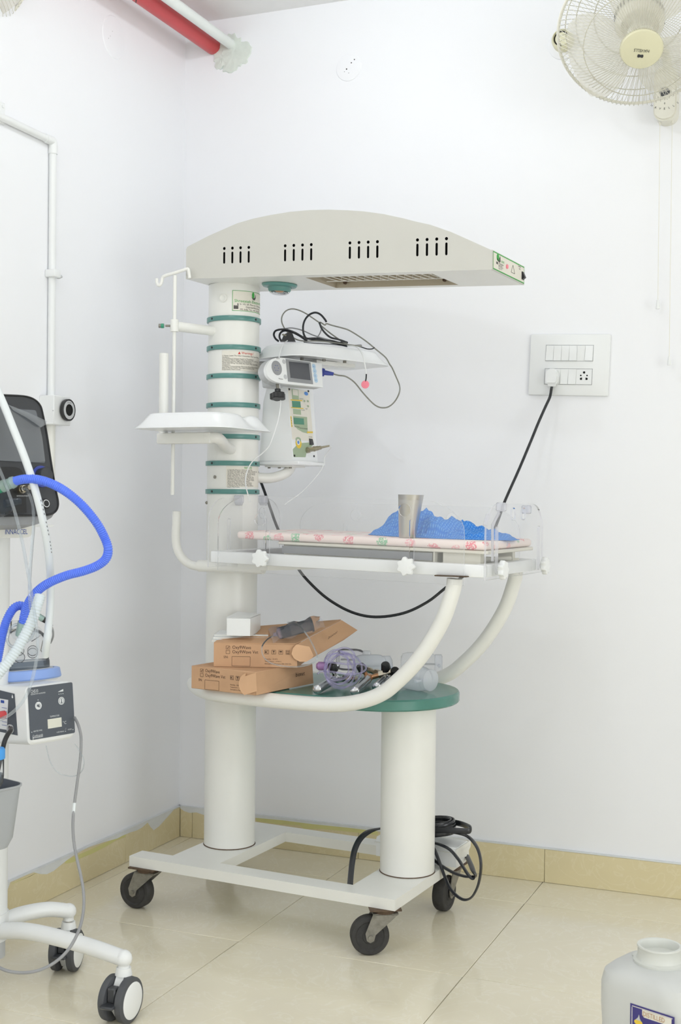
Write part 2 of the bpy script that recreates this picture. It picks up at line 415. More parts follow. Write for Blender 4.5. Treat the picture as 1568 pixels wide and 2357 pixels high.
    def build(s, name, mats, parent, label=None, kind=None):
        """one part: a child of a thing or of a part"""
        mats = mats if isinstance(mats, (list, tuple)) else [mats]
        T = WM[parent.name].inverted()
        o = bpy.data.objects.new(name, s.mesh(name, mats, T)); COL.objects.link(o); o.parent = parent
        WM[o.name] = WM[parent.name]
        if label: o['label'] = label
        if kind: o['kind'] = kind
        return o
    def top(s, name, mats, label=None, cat=None, group=None, kind=None):
        """a thing that is one mesh; its origin sits under it"""
        mats = mats if isinstance(mats, (list, tuple)) else [mats]
        lo = [min(p[i] for p in s.v) for i in range(3)]; hi = [max(p[i] for p in s.v) for i in range(3)]
        T = Matrix.Translation(((lo[0]+hi[0])/2, (lo[1]+hi[1])/2, lo[2]))
        o = bpy.data.objects.new(name, s.mesh(name, mats, T.inverted())); COL.objects.link(o); o.matrix_world = T
        WM[o.name] = T; props(o, label, cat, group, kind); return o
WM = {}
def props(o, label=None, cat=None, group=None, kind=None):
    for k, v in (('label', label), ('category', cat), ('group', group), ('kind', kind)):
        if v: o[k] = v
def thing(name, label, cat, T=I4, group=None):
    o = bpy.data.objects.new(name, None); o.empty_display_size = 0.05; COL.objects.link(o)
    if not isinstance(T, Matrix): T = Matrix.Translation(Vector(T))
    o.matrix_world = T; WM[o.name] = T; props(o, label, cat, group); return o
def frame(O, U, V, N):
    return Matrix(((U[0], V[0], N[0], O[0]), (U[1], V[1], N[1], O[1]), (U[2], V[2], N[2], O[2]), (0, 0, 0, 1)))
def rrect(w, h, r, n=5, c=(0, 0)):
    P = []
    for cx, cy, a0 in ((w/2-r, h/2-r, 0), (-w/2+r, h/2-r, 90), (-w/2+r, -h/2+r, 180), (w/2-r, -h/2+r, 270)):
        for k in range(n+1):
            a = rad(a0+90*k/n); P.append((c[0]+cx+r*math.cos(a), c[1]+cy+r*math.sin(a)))
    return P
def circ(r, n=20, c=(0, 0), a0=0): return [(c[0]+r*math.cos(2*PI*k/n+a0), c[1]+r*math.sin(2*PI*k/n+a0)) for k in range(n)]
def copy_tree(o, parent=None, T=None):
    c = o.copy(); COL.objects.link(c)
    if parent is not None: c.parent = parent
    if T is not None: c.matrix_world = T; WM[c.name] = T
    for ch in list(o.children): copy_tree(ch, c)
    return c

# ================================================================== the setting
RX, RY = 5.6, -5.6
def struct(name, mb, mats): return mb.top(name, mats, kind='structure')
floor = struct('floor', MB().box((-.12, RY-.12, -.06), (RX+.12, .12, -.006)), M['grout'])
gx = [0.0] + [.05+.6*k for k in range(0, 10)] + [RX]
gx = [x for x in gx if 0 <= x <= RX]
gy = [0.0] + [-.228-.6*k for k in range(0, 9)] + [RY]
for i in range(len(gx)-1):
    for j in range(len(gy)-1):
        x0, x1, y1, y0 = gx[i], gx[i+1], gy[j], gy[j+1]
        if x1-x0 < .02 or y1-y0 < .02: continue
        g = .0008
        MB().box((x0+g, y0+g, -.0059), (x1-g, y1-g, 0), .0008).build('floor_tile', M['tile'], floor)
wl_ = struct('wall_left', MB().box((-.12, RY-.12, 0), (0, .12, CEIL)), M['wall'])
wk_ = struct('wall_back', MB().box((0, 0, 0), (RX, .12, CEIL)), M['wall'])
struct('wall_right', MB().box((RX, RY-.12, 0), (RX+.12, .12, CEIL)), M['wall'])
struct('wall_front', MB().box((0, RY-.12, 0), (RX, RY, CEIL)), M['wall'])
for i, (ax_, w0, w1, z0, z1, pw) in enumerate(FILLS):
    wm = (w0+w1)/2; mb = MB(frame((RX, 0, 0), (0, 1, 0), (-1, 0, 0), (0, 0, 1)) if ax_ == 'X' else frame((0, 0, 0), (0, 1, 0), (1, 0, 0), (0, 0, 1)))
    F_ = mb.F
    for a0, a1, b0, b1 in ((w0, w1, z0, z0+.05), (w0, w1, z1-.05, z1), (w0, w0+.05, z0+.05, z1-.05), (w1-.05, w1, z0+.05, z1-.05), (wm-.025, wm+.025, z0+.05, z1-.05)):
        mb.box((a0, 0, b0), (a1, .035, b1), .003)
    wn = struct('window_%d' % (i+1), mb, M['white'])  # invented frame round the added fill lamp, out of view
    for a0, a1 in ((w0+.05, wm-.025), (wm+.025, w1-.05)): MB(F_).box((a0, .006, z0+.05), (a1, .012, z1-.05)).build('pane', M['white'], wn)
struct('ceiling', MB().box((-.12, RY-.12, CEIL), (RX+.12, .12, CEIL+.1)), M['ceil'])
# skirting tiles, .1 m high, with the wall paint lapping over their top edge
ST, SH = .009, .1
bl = struct('baseboard_left', MB().box((0, RY, 0), (.004, 0, SH-.001)), M['grout'])
bb = struct('baseboard_back', MB().box((.004, -.004, 0), (RX, 0, SH-.001)), M['grout'])
ys = [-ST] + [-.35-.6*k for k in range(9)] + [RY]
for a, b_ in zip(ys[:-1], ys[1:]):
    MB().box((.004, b_+.0006, .0005), (ST, a-.0006, SH), .0008).build('skirting_tile', M['skirt'], bl)
xs = [ST] + [.055+.6*k for k in range(10)] + [RX]
for a, b_ in zip(xs[:-1], xs[1:]):
    MB().box((a+.0006, -ST, .0005), (b_-.0006, -.004, SH), .0008).build('skirting_tile', M['skirt'], bb)
def lap(pts, conv, name, m, parent, top=SH+.004, th=.0007):
    """ragged paint strip hanging from the top of the skirting: pts are (along, lower edge height)"""
    P = sorted(pts); mb = MB(); V = []; n = len(P)
    for t, z in P: V += [conv(t, z, 0), conv(t, top, 0), conv(t, z, th), conv(t, top, th)]
    F = []
    for i in range(n-1):
        q, w = 4*i, 4*i+4
        F += [(q+2, w+2, w+3, q+3), (q, q+2, w+2, w), (q+1, q+3, w+3, w+1)]
    mb.add(V, F); mb.build(name, m, parent)
def onleft(l): return [(p.y, p.z) for p in (px(x, y, ST+.0005) for x, y in l)]
cl = lambda t, z, h: Vector((ST+h, t, z)); cb = lambda t, z, h: Vector((t, -ST-h, z))
rag = [(-5.5, .07)] + [(-1.3-.35*k, .07+.025*math.sin(k*2.3)) for k in range(1, 11)][::-1]
lap(rag + onleft([(0, 2068), (10, 2058), (16, 2052), (24, 2030), (32, 2024), (78, 2008), (94, 2012), (108, 2012), (123, 2005), (150, 1983), (166, 1971),
     (200, 1952), (240, 1938), (270, 1930), (281, 1924), (300, 1916), (316, 1911), (328, 1904), (340, 1893), (347, 1904), (354, 1911), (366, 1902), (388, 1878), (400, 1864), (411, 1856)]),
    cl, 'paint_edge', M['paint'], bl)
lap(onleft([(150, 1988), (165, 1986), (190, 1974), (214, 1964), (245, 1948), (268, 1934), (290, 1926)]), cl, 'old_paint_streak', M['yellow'], bl, top=.092, th=.0004)
lap(onleft([(28, 2034), (50, 2024), (70, 2017), (84, 2009)]), cl, 'old_paint_streak', M['yellow'], bl, top=.093, th=.0004)
def onback(l): return [(p.x, p.z) for p in (py(x, y, -ST-.0005) for x, y in l)]
lap(onback([(413, 1859), (424, 1867), (436, 1871), (452, 1870), (470, 1876), (500, 1876), (540, 1880), (584, 1882), (650, 1888), (720, 1897), (800, 1905),
     (900, 1917), (1000, 1927), (1100, 1937), (1200, 1948), (1300, 1960), (1400, 1971), (1500, 1982), (1568, 1989)]), cb, 'paint_edge', M['paint'], bb)
lap(onback([(590, 1890), (640, 1897), (690, 1900), (700, 1908), (740, 1908), (800, 1914), (870, 1922)]), cb, 'old_paint_streak', M['yellow'], bb, top=.098, th=.0004)

MB().box((0, RY, SH), (ST+.0014, 0, SH+.0045), .0012).build('paint_ridge', M['paint'], bl)
MB().box((0, -ST-.0014, SH), (RX, 0, SH+.0045), .0012).build('paint_ridge', M['paint'], bb)
# bulb holders on the ceiling (outside the frame)
WHERE = ('above the infant warmer', 'in front of the wall fan', 'above the ventilator', 'above the jerry can', 'beside the right wall', 'behind the camera near the left wall', 'behind the camera farthest right')
for i, ((lx, ly), pw) in enumerate(LAMPS):
    t = thing('ceiling_lamp', 'round white bulb holder on the ceiling ' + WHERE[i], 'ceiling lamp', (lx, ly, CEIL-.02), 'ceiling lamps')
    MB().lathe([(0, -.012), (.045, -.012), (.055, -.006), (.056, 0)], (lx, ly, CEIL), (0, 0, 1), 36).build('ceiling_plate', M['white'], t)
    MB().lathe([(.018, -.011), (.02, -.014), (.02, -.022), (.016, -.024), (0, -.024)], (lx, ly, CEIL), (0, 0, 1), 24).build('socket', M['white'], t)

# ------------------------------------------------------------------ pipes under the ceiling
rp = py(492, 108, 0); wp_ = py(533, 103, 0)
MB().cyl((rp.x, RY+.01, rp.z), (rp.x, -.004, rp.z), .0265, n=28).top('fire_pipe', M['red'], 'glossy red painted pipe running under the ceiling into the back wall', 'pipe')
MB().cyl((wp_.x, RY+.01, wp_.z), (wp_.x, -.004, wp_.z), .0165, n=22).top('water_pipe', M['pipew'], 'thin white painted pipe running beside the red pipe', 'pipe')
random.seed(3)
def blob(name, c, r0, m, parent, n=40, amp=.25, h=.006, sx=1, sy=1):
    rr = [r0*(1+amp*(random.random()-.5) + amp*.6*math.sin(3*2*PI*k/n+c[0]*9)) for k in range(n)]
    V = []; F = []
    for q, (f, hh) in enumerate(((1, 0), (.96, h*.7), (.55, h), (.2, h*1.1))):
        for k in range(n):
            a = 2*PI*k/n; j = h*.5*(random.random()-.5) if q else 0
            V.append((c[0]+sx*rr[k]*f*math.cos(a), -hh-j-.0002 if q else 0, c[2]+sy*rr[k]*f*math.sin(a)))
    for q in range(3):
        for k in range(n): F.append((q*n+k, q*n+(k+1) % n, (q+1)*n+(k+1) % n, (q+1)*n+k))
    F.append(tuple(3*n+k for k in range(n)))
    MB().add(V, F).build(name, m, parent)
c = py(540, 122, 0); blob('plaster_patch', c, .058, M['plaster'], wk_)
c = py(512, 132, 0); blob('plaster_patch', c, .034, M['plaster'], wk_)
p = pd(313, 3, 3.3)
MB().tube([p+Vector((0, 0, .05)), p+Vector((.001, 0, .02)), p-Vector((0, 0, .004))], .0013, 6).top('wire_end', M['black'], 'short black wire end hanging down left of the red pipe', 'wire')

# ------------------------------------------------------------------ round plates on the walls
def plate_back(name, cpx, r, lab, holes):
    c = py(cpx[0], cpx[1], 0); t = thing(name, lab, 'wall plate', c)
    MB().lathe([(0, .0035), (r*.8, .0035), (r*.97, .0025), (r, 0)], c, (0, -1, 0), 40).build('cover', M['wall'], t)
    mb = MB()
    for x, y, rr in holes:
        q = py(x, y, -.0036); mb.cyl(q+Vector((0, .001, 0)), q-Vector((0, .0003, 0)), rr, n=10)
    mb.build('screw_hole', M['hole'], t)
plate_back('cover_plate', (803, 156), .043, 'round white cover plate with small black holes high on back wall', ((816, 137, .0019), (809, 144.5, .0019), (798, 159, .0022), (793, 165, .001), (803, 168, .001)))
c = px(262, 86, 0); t = thing('cover_plate', 'round painted-over cover plate on left wall under the shadow of the red pipe', 'wall plate', c)
MB().lathe([(0, .003), (.05, .003), (.062, .002), (.064, 0)], c, (1, 0, 0), 40).build('cover', M['wall'], t)
mb = MB()
for x, y in ((259, 72), (254, 83), (250, 88)):
    q = px(x, y, .0031); mb.cyl(q-Vector((.001, 0, 0)), q+Vector((.0003, 0, 0)), .0014, n=8)
mb.build('screw_hole', M['lgrey'], t)
# round cream holder half hidden by the fan guard
c = py(1297, 103, 0); t = thing('lamp_holder', 'cream round lamp holder on a white base plate behind the fan guard', 'lamp holder', c)
MB().lathe([(0, .008), (.038, .008), (.044, .004), (.045, 0)], c, (0, -1, 0), 36).build('base_plate', M['wall'], t)
c2 = c + Vector((.002, 0, .006))
MB().lathe([(.032, .008), (.031, .03), (.027, .04), (.024, .042), (.0235, .036), (0, .036)], c2, (0, -1, 0), 36).build('holder_body', M['fanhub'], t)
mb = MB(); n = 30; V = []
for k in range(n+1):
    a = rad(20+250*k/n)
    for rr in (.0185, .0222): V.append(c2+Vector((rr*math.cos(a), -.0365, rr*math.sin(a))))
mb.add(V, [(2*k, 2*k+1, 2*k+3, 2*k+2) for k in range(n)])
q = c2+Vector((-.006, -.0365, -.015)); mb.cyl(q, q-Vector((0, .001, 0)), .004, n=12)
mb.build('contact_slot', M['hole'], t)

# ------------------------------------------------------------------ wall fans
GW = .00075
def fan(T, lab, wallT, clips=False, cords=True):
    """T: frame at the centre of the guard, Z along the blowing axis; wallT: frame at the wall bracket, Z out of the wall"""
    t = thing('wall_fan', lab, 'fan', wallT, None)
    R = .213; mb = MB(T)
    mb.tube([(R*math.cos(2*PI*k/64), R*math.sin(2*PI*k/64), 0) for k in range(64)], .0042, 8, closed=True, sub=1)
    mb.build('guard_rim', M['fan'], t)
    def prof(front):
        s = 1 if front else -1; d = .095 if front else .085
        return [(R-.001, 0), (R-.003, s*.018), (R-.018, s*.036), (R*.78, s*(d*.68)), (R*.5, s*(d*.92)), (.05, s*d)]
    for front, n in ((True, 110), (False, 90)):
        mb = MB(T); pr = prof(front)
        for k in range(n):
            a = 2*PI*k/n; tw = .0 if front else .35
            mb.tube([(r*math.cos(a+tw*(1-r/R)), r*math.sin(a+tw*(1-r/R)), z) for r, z in pr], GW, 4, sub=2)
        for rr in ((.147,) if front else (.194, .166, .118)):
            zz = None
            for (r0, z0), (r1, z1) in zip(pr[:-1], pr[1:]):
                if r1 <= rr <= r0: zz = z0+(z1-z0)*(r0-rr)/(r0-r1)
            mb.tube([(rr*math.cos(2*PI*k/40), rr*math.sin(2*PI*k/40), zz) for k in range(40)], .0014, 5, closed=True, sub=1)
        mb.build('front_guard' if front else 'rear_guard', M['wire'], t)
    # hub cap with its print
    mb = MB(T); mb.lathe([(0, .102), (.04, .1015), (.052, .099), (.0555, .094), (.055, .088), (0, .088)], n=40)
    hub = mb.build('hub_cap', M['fanhub'], t)
    fn = lambda ang, ox, oy: (lambda u, v: Vector(((u+ox)*math.cos(ang)-(v+oy)*math.sin(ang), (u+ox)*math.sin(ang)+(v+oy)*math.cos(ang), .1026)))
    mb = MB(T); A = rad(172)
    mb.text('HAVELLS', .012, fn(A, 0, -.004), align='C', width=.039)
    # round mark with two bites
    P = []
    for k in range(24):
        a = 2*PI*k/24; r = .0078*(1-.55*math.exp(-((math.sin(a)-1)/.25)**2)-.55*math.exp(-((math.sin(a)+1)/.25)**2)); P.append((r*math.cos(a), r*math.sin(a)))
    f2 = fn(A, 0, .0150)
    mb.add([f2(*q) for q in P], [tuple(range(24))])
    mb.build('lettering', M['vent'], hub)
    for a0 in (95, 215, 335):
        mb = MB(T)
        for k in range(5):
            a = rad(a0+(k-2)*5); c, s = math.cos(a), math.sin(a); w = .0007
            V = [(c*r-s*d, s*r+c*d, .1009-.25*(r-.04)) for r, d in ((.0425, -w), (.0425, w), (.050, w), (.050, -w))]
            mb.add(V, [(0, 1, 2, 3)])
        mb.build('hub_slot', M['fandark'], hub, kind='stuff')
    # three broad blades
    mb = MB(T)
    for q in range(3):
        a0 = rad(200+120*q); V = []; F = []; nu, nv = 8, 6
        for i in range(nu+1):
            r = .035+(.19-.035)*i/nu
            half = rad(52-14*abs(i/nu-.45)-10*(i/nu)**4)
            if i == nu: half *= .86
            for j in range(nv+1):
                a = a0+half*(2*j/nv-1); V.append((r*math.cos(a), r*math.sin(a), .04+.03*(2*j/nv-1)*(.5+.5*i/nu)))
        for i in range(nu):
            for j in range(nv): F.append((i*(nv+1)+j, i*(nv+1)+j+1, (i+1)*(nv+1)+j+1, (i+1)*(nv+1)+j))
        b = MB(T).add(V, F); b.build('blade', M['blade'], t)
    MB(T).lathe([(0, .06), (.03, .06), (.036, .05), (.036, .02), (0, .02)], n=28).build('blade_hub', M['fan'], t)
    # motor housing behind the guard
    MB(T).lathe([(0, -.02), (.05, -.02), (.064, -.035), (.066, -.075), (.06, -.095), (.05, -.1), (0, -.1)], n=36).build('motor_housing', M['fan'], t)
    mb = MB(T)
    for k in range(36):
        a = 2*PI*k/36; c_, s_ = math.cos(a), math.sin(a); w = .0022
        mb.add([(c_*.0665-s_*d, s_*.0665+c_*d, z) for d, z in ((-w, -.045), (w, -.045), (w, -.07), (-w, -.07))], [(0, 1, 2, 3)])
    mb.build('vent_slot', M['fandark'], t, kind='stuff')
    MB(T).lathe([(0, -.095), (.045, -.095), (.046, -.14), (.038, -.16), (0, -.165)], n=28).build('gear_case', M['fan'], t)
    # bracket: control unit on the wall, post up to the motor
    W = wallT; mb = MB(W)
    mb.prism(rrect(.064, .155, .029, 7), (0, 0, 0), (1, 0, 0), (0, 1, 0), (0, 0, 1), .055)
    mb.prism(rrect(.057, .138, .026, 7), (0, -.004, .055), (1, 0, 0), (0, 1, 0), (0, 0, 1), .008)
    br = mb.build('control_unit', M['fan'], t)
    mb = MB(W)
    mb.cyl((0, .002, .0625), (0, .002, .068), .0145, .012, 28); mb.build('speed_dial', M['fandark'], br)
    mb = MB(W)
    for k, ch in enumerate('HAVELLS'):
        a = rad(-90+(k-3)*13); R0 = .06
        def f3(u, v, a=a): 
            return Vector(((R0+0)*math.cos(a)-math.sin(a)*u*1 - math.cos(a)*v, .012+R0*math.sin(a)+math.cos(a)*u-math.sin(a)*v, .0636))
        mb.text(ch, .0085, f3, align='C')
    mb.text('0', .008, lambda u, v: Vector((u, v-.033, .0636)), align='C')
    for k in range(-3, 4):
        a = rad(-90+k*18); mb.add([Vector((d*.0008+.022*math.cos(a), .002+.022*math.sin(a)+e*.0008, .0636)) for d, e in ((-1, -1), (1, -1), (1, 1), (-1, 1))], [(0, 1, 2, 3)])
    mb.build('lettering', M['vent'], br)
    m0 = T @ Vector((0, 0, -.12)); w0 = W @ Vector((0, .07, .03)); w1 = W @ Vector((0, .11, .045))
    MB().tube([w0, w1, lerp(w1, m0, .55), m0], .0125, 12).build('post', M['fan'], t)
    if cords:
        for sx, ln, jj in ((-.017, cords[0], 0), (.017, cords[1], 1)):
            p0 = W @ Vector((sx, -.072, .03)); mb = MB()
            mb.cyl(p0+Vector((0, 0, .01)), p0-Vector((0, 0, .008)), .0035, n=10)
            mb.tube([p0, p0-Vector((0, 0, ln))], .0009, 6, sub=1)
            cd_ = mb.build('pull_cord', M['fan'], t)
            e = p0-Vector((0, 0, ln)); MB().lathe([(0, .0), (.0035, 0), (.006, -.02), (.0058, -.026), (0, -.026)], e, n=12).build('cord_knob', M['white'], cd_)
    if clips:
        for a in clips:
            a = rad(a); q = Vector((R*math.cos(a), R*math.sin(a), 0)); tn = Vector((-math.sin(a), math.cos(a), 0)); rd = Vector((math.cos(a), math.sin(a), 0))
            mb = MB(T); c = q; Tm = frame(c, rd, tn, Vector((0, 0, 1)))
            mb2 = MB(T @ Tm); mb2.box((-.012, -.013, -.014), (.011, .013, .014), .003)
            mb2.build('rim_clip', M['fan'], t)
            MB(T @ Tm).cyl((.009, .004, 0), (.0165, .004, 0), .0028, n=10).build('clip_screw', M['vent'], t)
    return t
def aim(c, n):
    n = n.normalized(); u = Vector((0, 0, 1)).cross(n).normalized(); v = n.cross(u); return frame(c, u, v, n)
fc = py(1474, 70, -.36)
v = CAM - fc; hz = Vector((v.x, v.y, 0)).normalized(); el = math.atan2(-v.z, Vector((v.x, v.y, 0)).length)
td = el + rad(29); nrm = hz*math.cos(td) + Vector((0, 0, -1))*math.sin(td)
nrm = (nrm + Vector((.04, 0, 0))).normalized()
wc = py(1531, 214, -.06); wc.y = 0
k1 = wc.z-.072-py(1518, 690, -.03).z; k2 = wc.z-.072-py(1541, 820, -.03).z
fan(aim(fc, nrm), 'cream wall fan with wire guard and two pull cords on back wall', frame(wc, (1, 0, 0), (0, 0, 1), (0, -1, 0)), cords=(k1, k2))
fc2 = pd(-101, -124, 3.25)
v = CAM - fc2; n2 = Vector((.82, -.45, -.36)).normalized()
fan(aim(fc2, n2), 'second cream wall fan on left wall, only its rim clips showing in the corner', frame(Vector((0, fc2.y-.30, fc2.z-.3)), (0, 1, 0), (0, 0, 1), (1, 0, 0)), clips=(-43, -56), cords=(.4, .5))

# ------------------------------------------------------------------ conduit, outlet box on the left wall
pr_ = .0105
e = px(122, 326, pr_); e0 = px(0, 268, pr_)
t = thing('conduit_pipe', 'thin white conduit along left wall turning down to the outlet box', 'conduit', Vector((0, e.y, 1.47)))
d = (e0-e); 
MB().tube([e+d*1.8, e+d*.4, e+d*.08], pr_, 14, sub=1).build('horizontal_run', M['white'], t)
yv = e.y
MB().tube([Vector((pr_, yv, e.z-.02)), Vector((pr_, yv, 1.405))], pr_, 14, sub=1).build('vertical_run', M['white'], t)
MB().tube([e+d*.1, e+d*.02, Vector((pr_, yv, e.z-.008)), Vector((pr_, yv, e.z-.035))], pr_*1.22, 14, sub=4).build('elbow', M['white'], t)
MB().tube([e+d*.16, e+d*.07], pr_*1.2, 14, sub=1).build('sleeve', M['white'], t)
MB().tube([Vector((pr_, yv, 1.36)), Vector((pr_, yv, 1.16))], .0125, 14, sub=1).build('lower_run', M['offw'], t)
zc = px(118, 632, 0).z
mb = MB(); mb.box((0, yv-.02, zc-.012), (.034, yv+.012, zc+.010), .004, seg=2); mb.build('saddle_clip', M['white'], t)
MB().tube([Vector((.012, yv+.008, zc-.004)), Vector((.014, yv+.025, zc-.007)), Vector((.02, yv+.034, zc-.002))], .004, 8).build('clip_pin', M['lgrey'], t)
q = px(2, 262, 0); mb = MB(); mb.box((0, q.y-.035, q.z-.028), (.006, q.y+.012, q.z+.03), .003)
mb.cyl((.004, q.y, q.z+.02), (.009, q.y, q.z+.02), .005, n=10); mb.cyl((.004, q.y, q.z-.02), (.009, q.y, q.z-.02), .005, n=10)
mb.build('pipe_bracket', M['white'], t)
# medical gas outlet box
y0 = px(90, 945, 0).y; xf = on(124, 945, (0, y0, 0), (0, 1, 0)).x; y1 = px(163, 945, xf).y
zt = px(140, 911, xf).z; zb = px(140, 978, xf).z
t = thing('gas_outlet_box', 'white square wall box with a round black gas outlet', 'outlet', Vector((0, (y0+y1)/2, zb)))
mb = MB(); mb.box((0, y0, zb), (xf, y1, zt), .002); bx = mb.build('box', M['white'], t)
q = on(122.5, 945, (0, y0, 0), (0, 1, 0)); MB().cyl(q, q-Vector((0, .001, 0)), .002, n=8).build('screw', M['lgrey'], bx)
c = px(149.5, 944, xf)
MB().lathe([(.0, .004), (.019, .004), (.0295, .004), (.031, .007), (.031, .014), (.0285, .016), (.027, .013), (0, .013)], c, (1, 0, 0), 36).build('socket_ring', M['black'], t)
MB().lathe([(.0165, .0134), (.0165, .0145), (.0262, .0145), (.0262, .0134)], c, (1, 0, 0), 36).build('face_plate', M['lgrey'], t)
MB().lathe([(0, .0135), (.0125, .0135), (.015, .0165), (.0165, .015)], c, (1, 0, 0), 30).build('port', M['hole'], t)
mb = MB()
mb.text('OXYGEN', .0048, lambda u, v: c+Vector((.0147, u, v+.0185)), align='C'); mb.build('lettering', M['txt'], t)

# ------------------------------------------------------------------ switch plate
sc = py(1311.5, 840.5, 0); ROT = rad(-2.2)
SU = Vector((math.cos(ROT), 0, math.sin(ROT))); SV = Vector((-math.sin(ROT), 0, math.cos(ROT))); SN = Vector((0, -1, 0))
PT = frame(sc, SU, SV, SN)
t = thing('switch_plate', 'white modular switch plate with rocker switches and sockets on back wall', 'switch plate', sc)
pw_ = (py(1403.5, 840, 0)-py(1219.5, 840, 0)).length/2; ph_ = (py(1311, 770, 0)-py(1311, 911, 0)).length/2
k = pw_/92.0; kv = ph_/70.5
PM = MB(PT); PM.box((-pw_, -ph_, 0), (pw_, ph_, .011), .004, seg=2); PM.build('plate', M['white'], t)
def rocker(u0, u1, v0, v1, tilt, nm='rocker_switch'):
    a = .0035*tilt
    V = [(u0, v0, .011), (u1, v0, .011), (u1, v1, .011), (u0, v1, .011), (u0, v0, .0135-a), (u1, v0, .0135-a), (u1, v1, .0135+a), (u0, v1, .0135+a)]
    mb = MB(PT); mb.add(V, [(4, 5, 6, 7), (0, 1, 5, 4), (1, 2, 6, 5), (2, 3, 7, 6), (3, 0, 4, 7)])
    return mb.build(nm, M['white'], t)
def frame_line(u0, u1, v0, v1):
    mb = MB(PT); w = .0011
    for a, b in (((u0-w, v0-w), (u1+w, v0)), ((u0-w, v1), (u1+w, v1+w)), ((u0-w, v0), (u0, v1)), ((u1, v0), (u1+w, v1))):
        mb.box((a[0], a[1], .0108), (b[0], b[1], .0114))
    mb.build('module_frame', M['grey'], t)
us = [(-54+18*i)*k for i in range(7)]
frame_line(us[0], us[6], 9*kv, 44.5*kv); frame_line(us[0], us[6], -45*kv, -9.5*kv)
for i in range(6): rocker(us[i]+.0005, us[i+1]-.0005, 9.5*kv, 44*kv, (-.6, -.6, -.6, -.6, .7, -.6)[i])
for i in (2, 3): rocker(us[i]+.0005, us[i+1]-.0005, -44.5*kv, -10*kv, -.6)
for u0, u1 in ((us[0], us[2]), (us[4], us[6])):
    mb = MB(PT); mb.box((u0+.0006, -44.5*kv, .0108), (u1-.0006, -10*kv, .0122), .0005); so = mb.build('socket', M['white'], t)
    cu = (u0+u1)/2; cv = -27*kv; mb = MB(PT)
    for du, dv, r in ((0, .0125, .0036), (-.0092, .0035, .0023), (.0092, .0035, .0023)):
        mb.cyl((cu+du, cv+dv, .0115), (cu+du, cv+dv, .0126), r, n=16)
    for s in (-1, 1):
        mb.prism([(s*.0052, -.0095), (s*.0105, -.0095), (s*.0118, -.0065), (s*.0105, -.0035), (s*.0052, -.0025)], (cu, cv, .0122), (1, 0, 0), (0, 1, 0), (0, 0, 1), .0004)
    mb.build('socket_hole', M['hole'], so)
# ------------------------------------------------------------------ supply cord with its white plug
pv_ = PT.inverted() @ py(1271.5, 868, -.026); plug_uv = (pv_.x, pv_.y)
t = thing('mains_cable', 'black power cord with a white plug in the switch plate, running behind the bed', 'cord', PT @ Vector((plug_uv[0], plug_uv[1]-.02, .012)))
mb = MB(PT)
P = [(-.014, -.021), (.014, -.021), (.019, -.014), (.0195, .008), (.014, .02), (.006, .0245), (-.006, .0245), (-.014, .02), (-.0195, .008), (-.019, -.014)]
mb.prism(P, (plug_uv[0], plug_uv[1], .0123), (1, 0, 0), (0, 1, 0), (0, 0, 1), .022)
mb.prism([(x*.86, y*.86) for x, y in P], (plug_uv[0], plug_uv[1], .034), (1, 0, 0), (0, 1, 0), (0, 0, 1), .008)
mb.prism([(-.009, -.028), (.009, -.028), (.012, -.02), (-.012, -.02)], (plug_uv[0], plug_uv[1], .018), (1, 0, 0), (0, 1, 0), (0, 0, 1), .014)
mb.build('plug', M['white'], t)
s0 = PT @ Vector((plug_uv[0], plug_uv[1]-.028, .025))
path = [s0, s0-Vector((.0015, .001, .010))]
ctrl = [(1266, 914, -.034), (1256, 936, -.045), (1240, 972, -.06), (1222, 1016, -.08), (1196, 1078, -.11), (1170, 1136, -.15), (1160, 1160, -.17), (1140, 1215, -.20), (1110, 1280, -.22)]
path += [py(x, y, Y) for x, y, Y in ctrl]
path += [py(x, y, Y) for x, y, Y in ((1072, 1322, -.24), (1030, 1350, -.26), (985, 1385, -.28), (930, 1411, -.30), (865, 1420, -.32), (810, 1409, -.34), (757, 1380, -.36), (715, 1343, -.38), (686, 1308, -.39), (660, 1260, -.39), (636, 1208, -.38), (612, 1140, -.37), (592, 1085, -.36), (583, 1050, -.36))]
MB().tube(path, .0042, 10, sub=6).build('cable', M['gloss'], t)

# ================================================================== the infant warmer
warm = thing('infant_warmer', 'tall cream infant warmer with a canopy, sea green bands, a bed and four black casters', 'infant warmer', MW)
def L(): return MB(MW)
# base frame
mb = L()
for a0, a1, b0, b1 in ((-.17, .636, -.243, -.182), (-.17, .636, .182, .243), (-.067, .087, -.182, .182), (.49, .636, -.182, .182)):
    mb.box((a0, b0, .122), (a1, b1, .15))
mb.build('base_frame', M['cream'], warm)
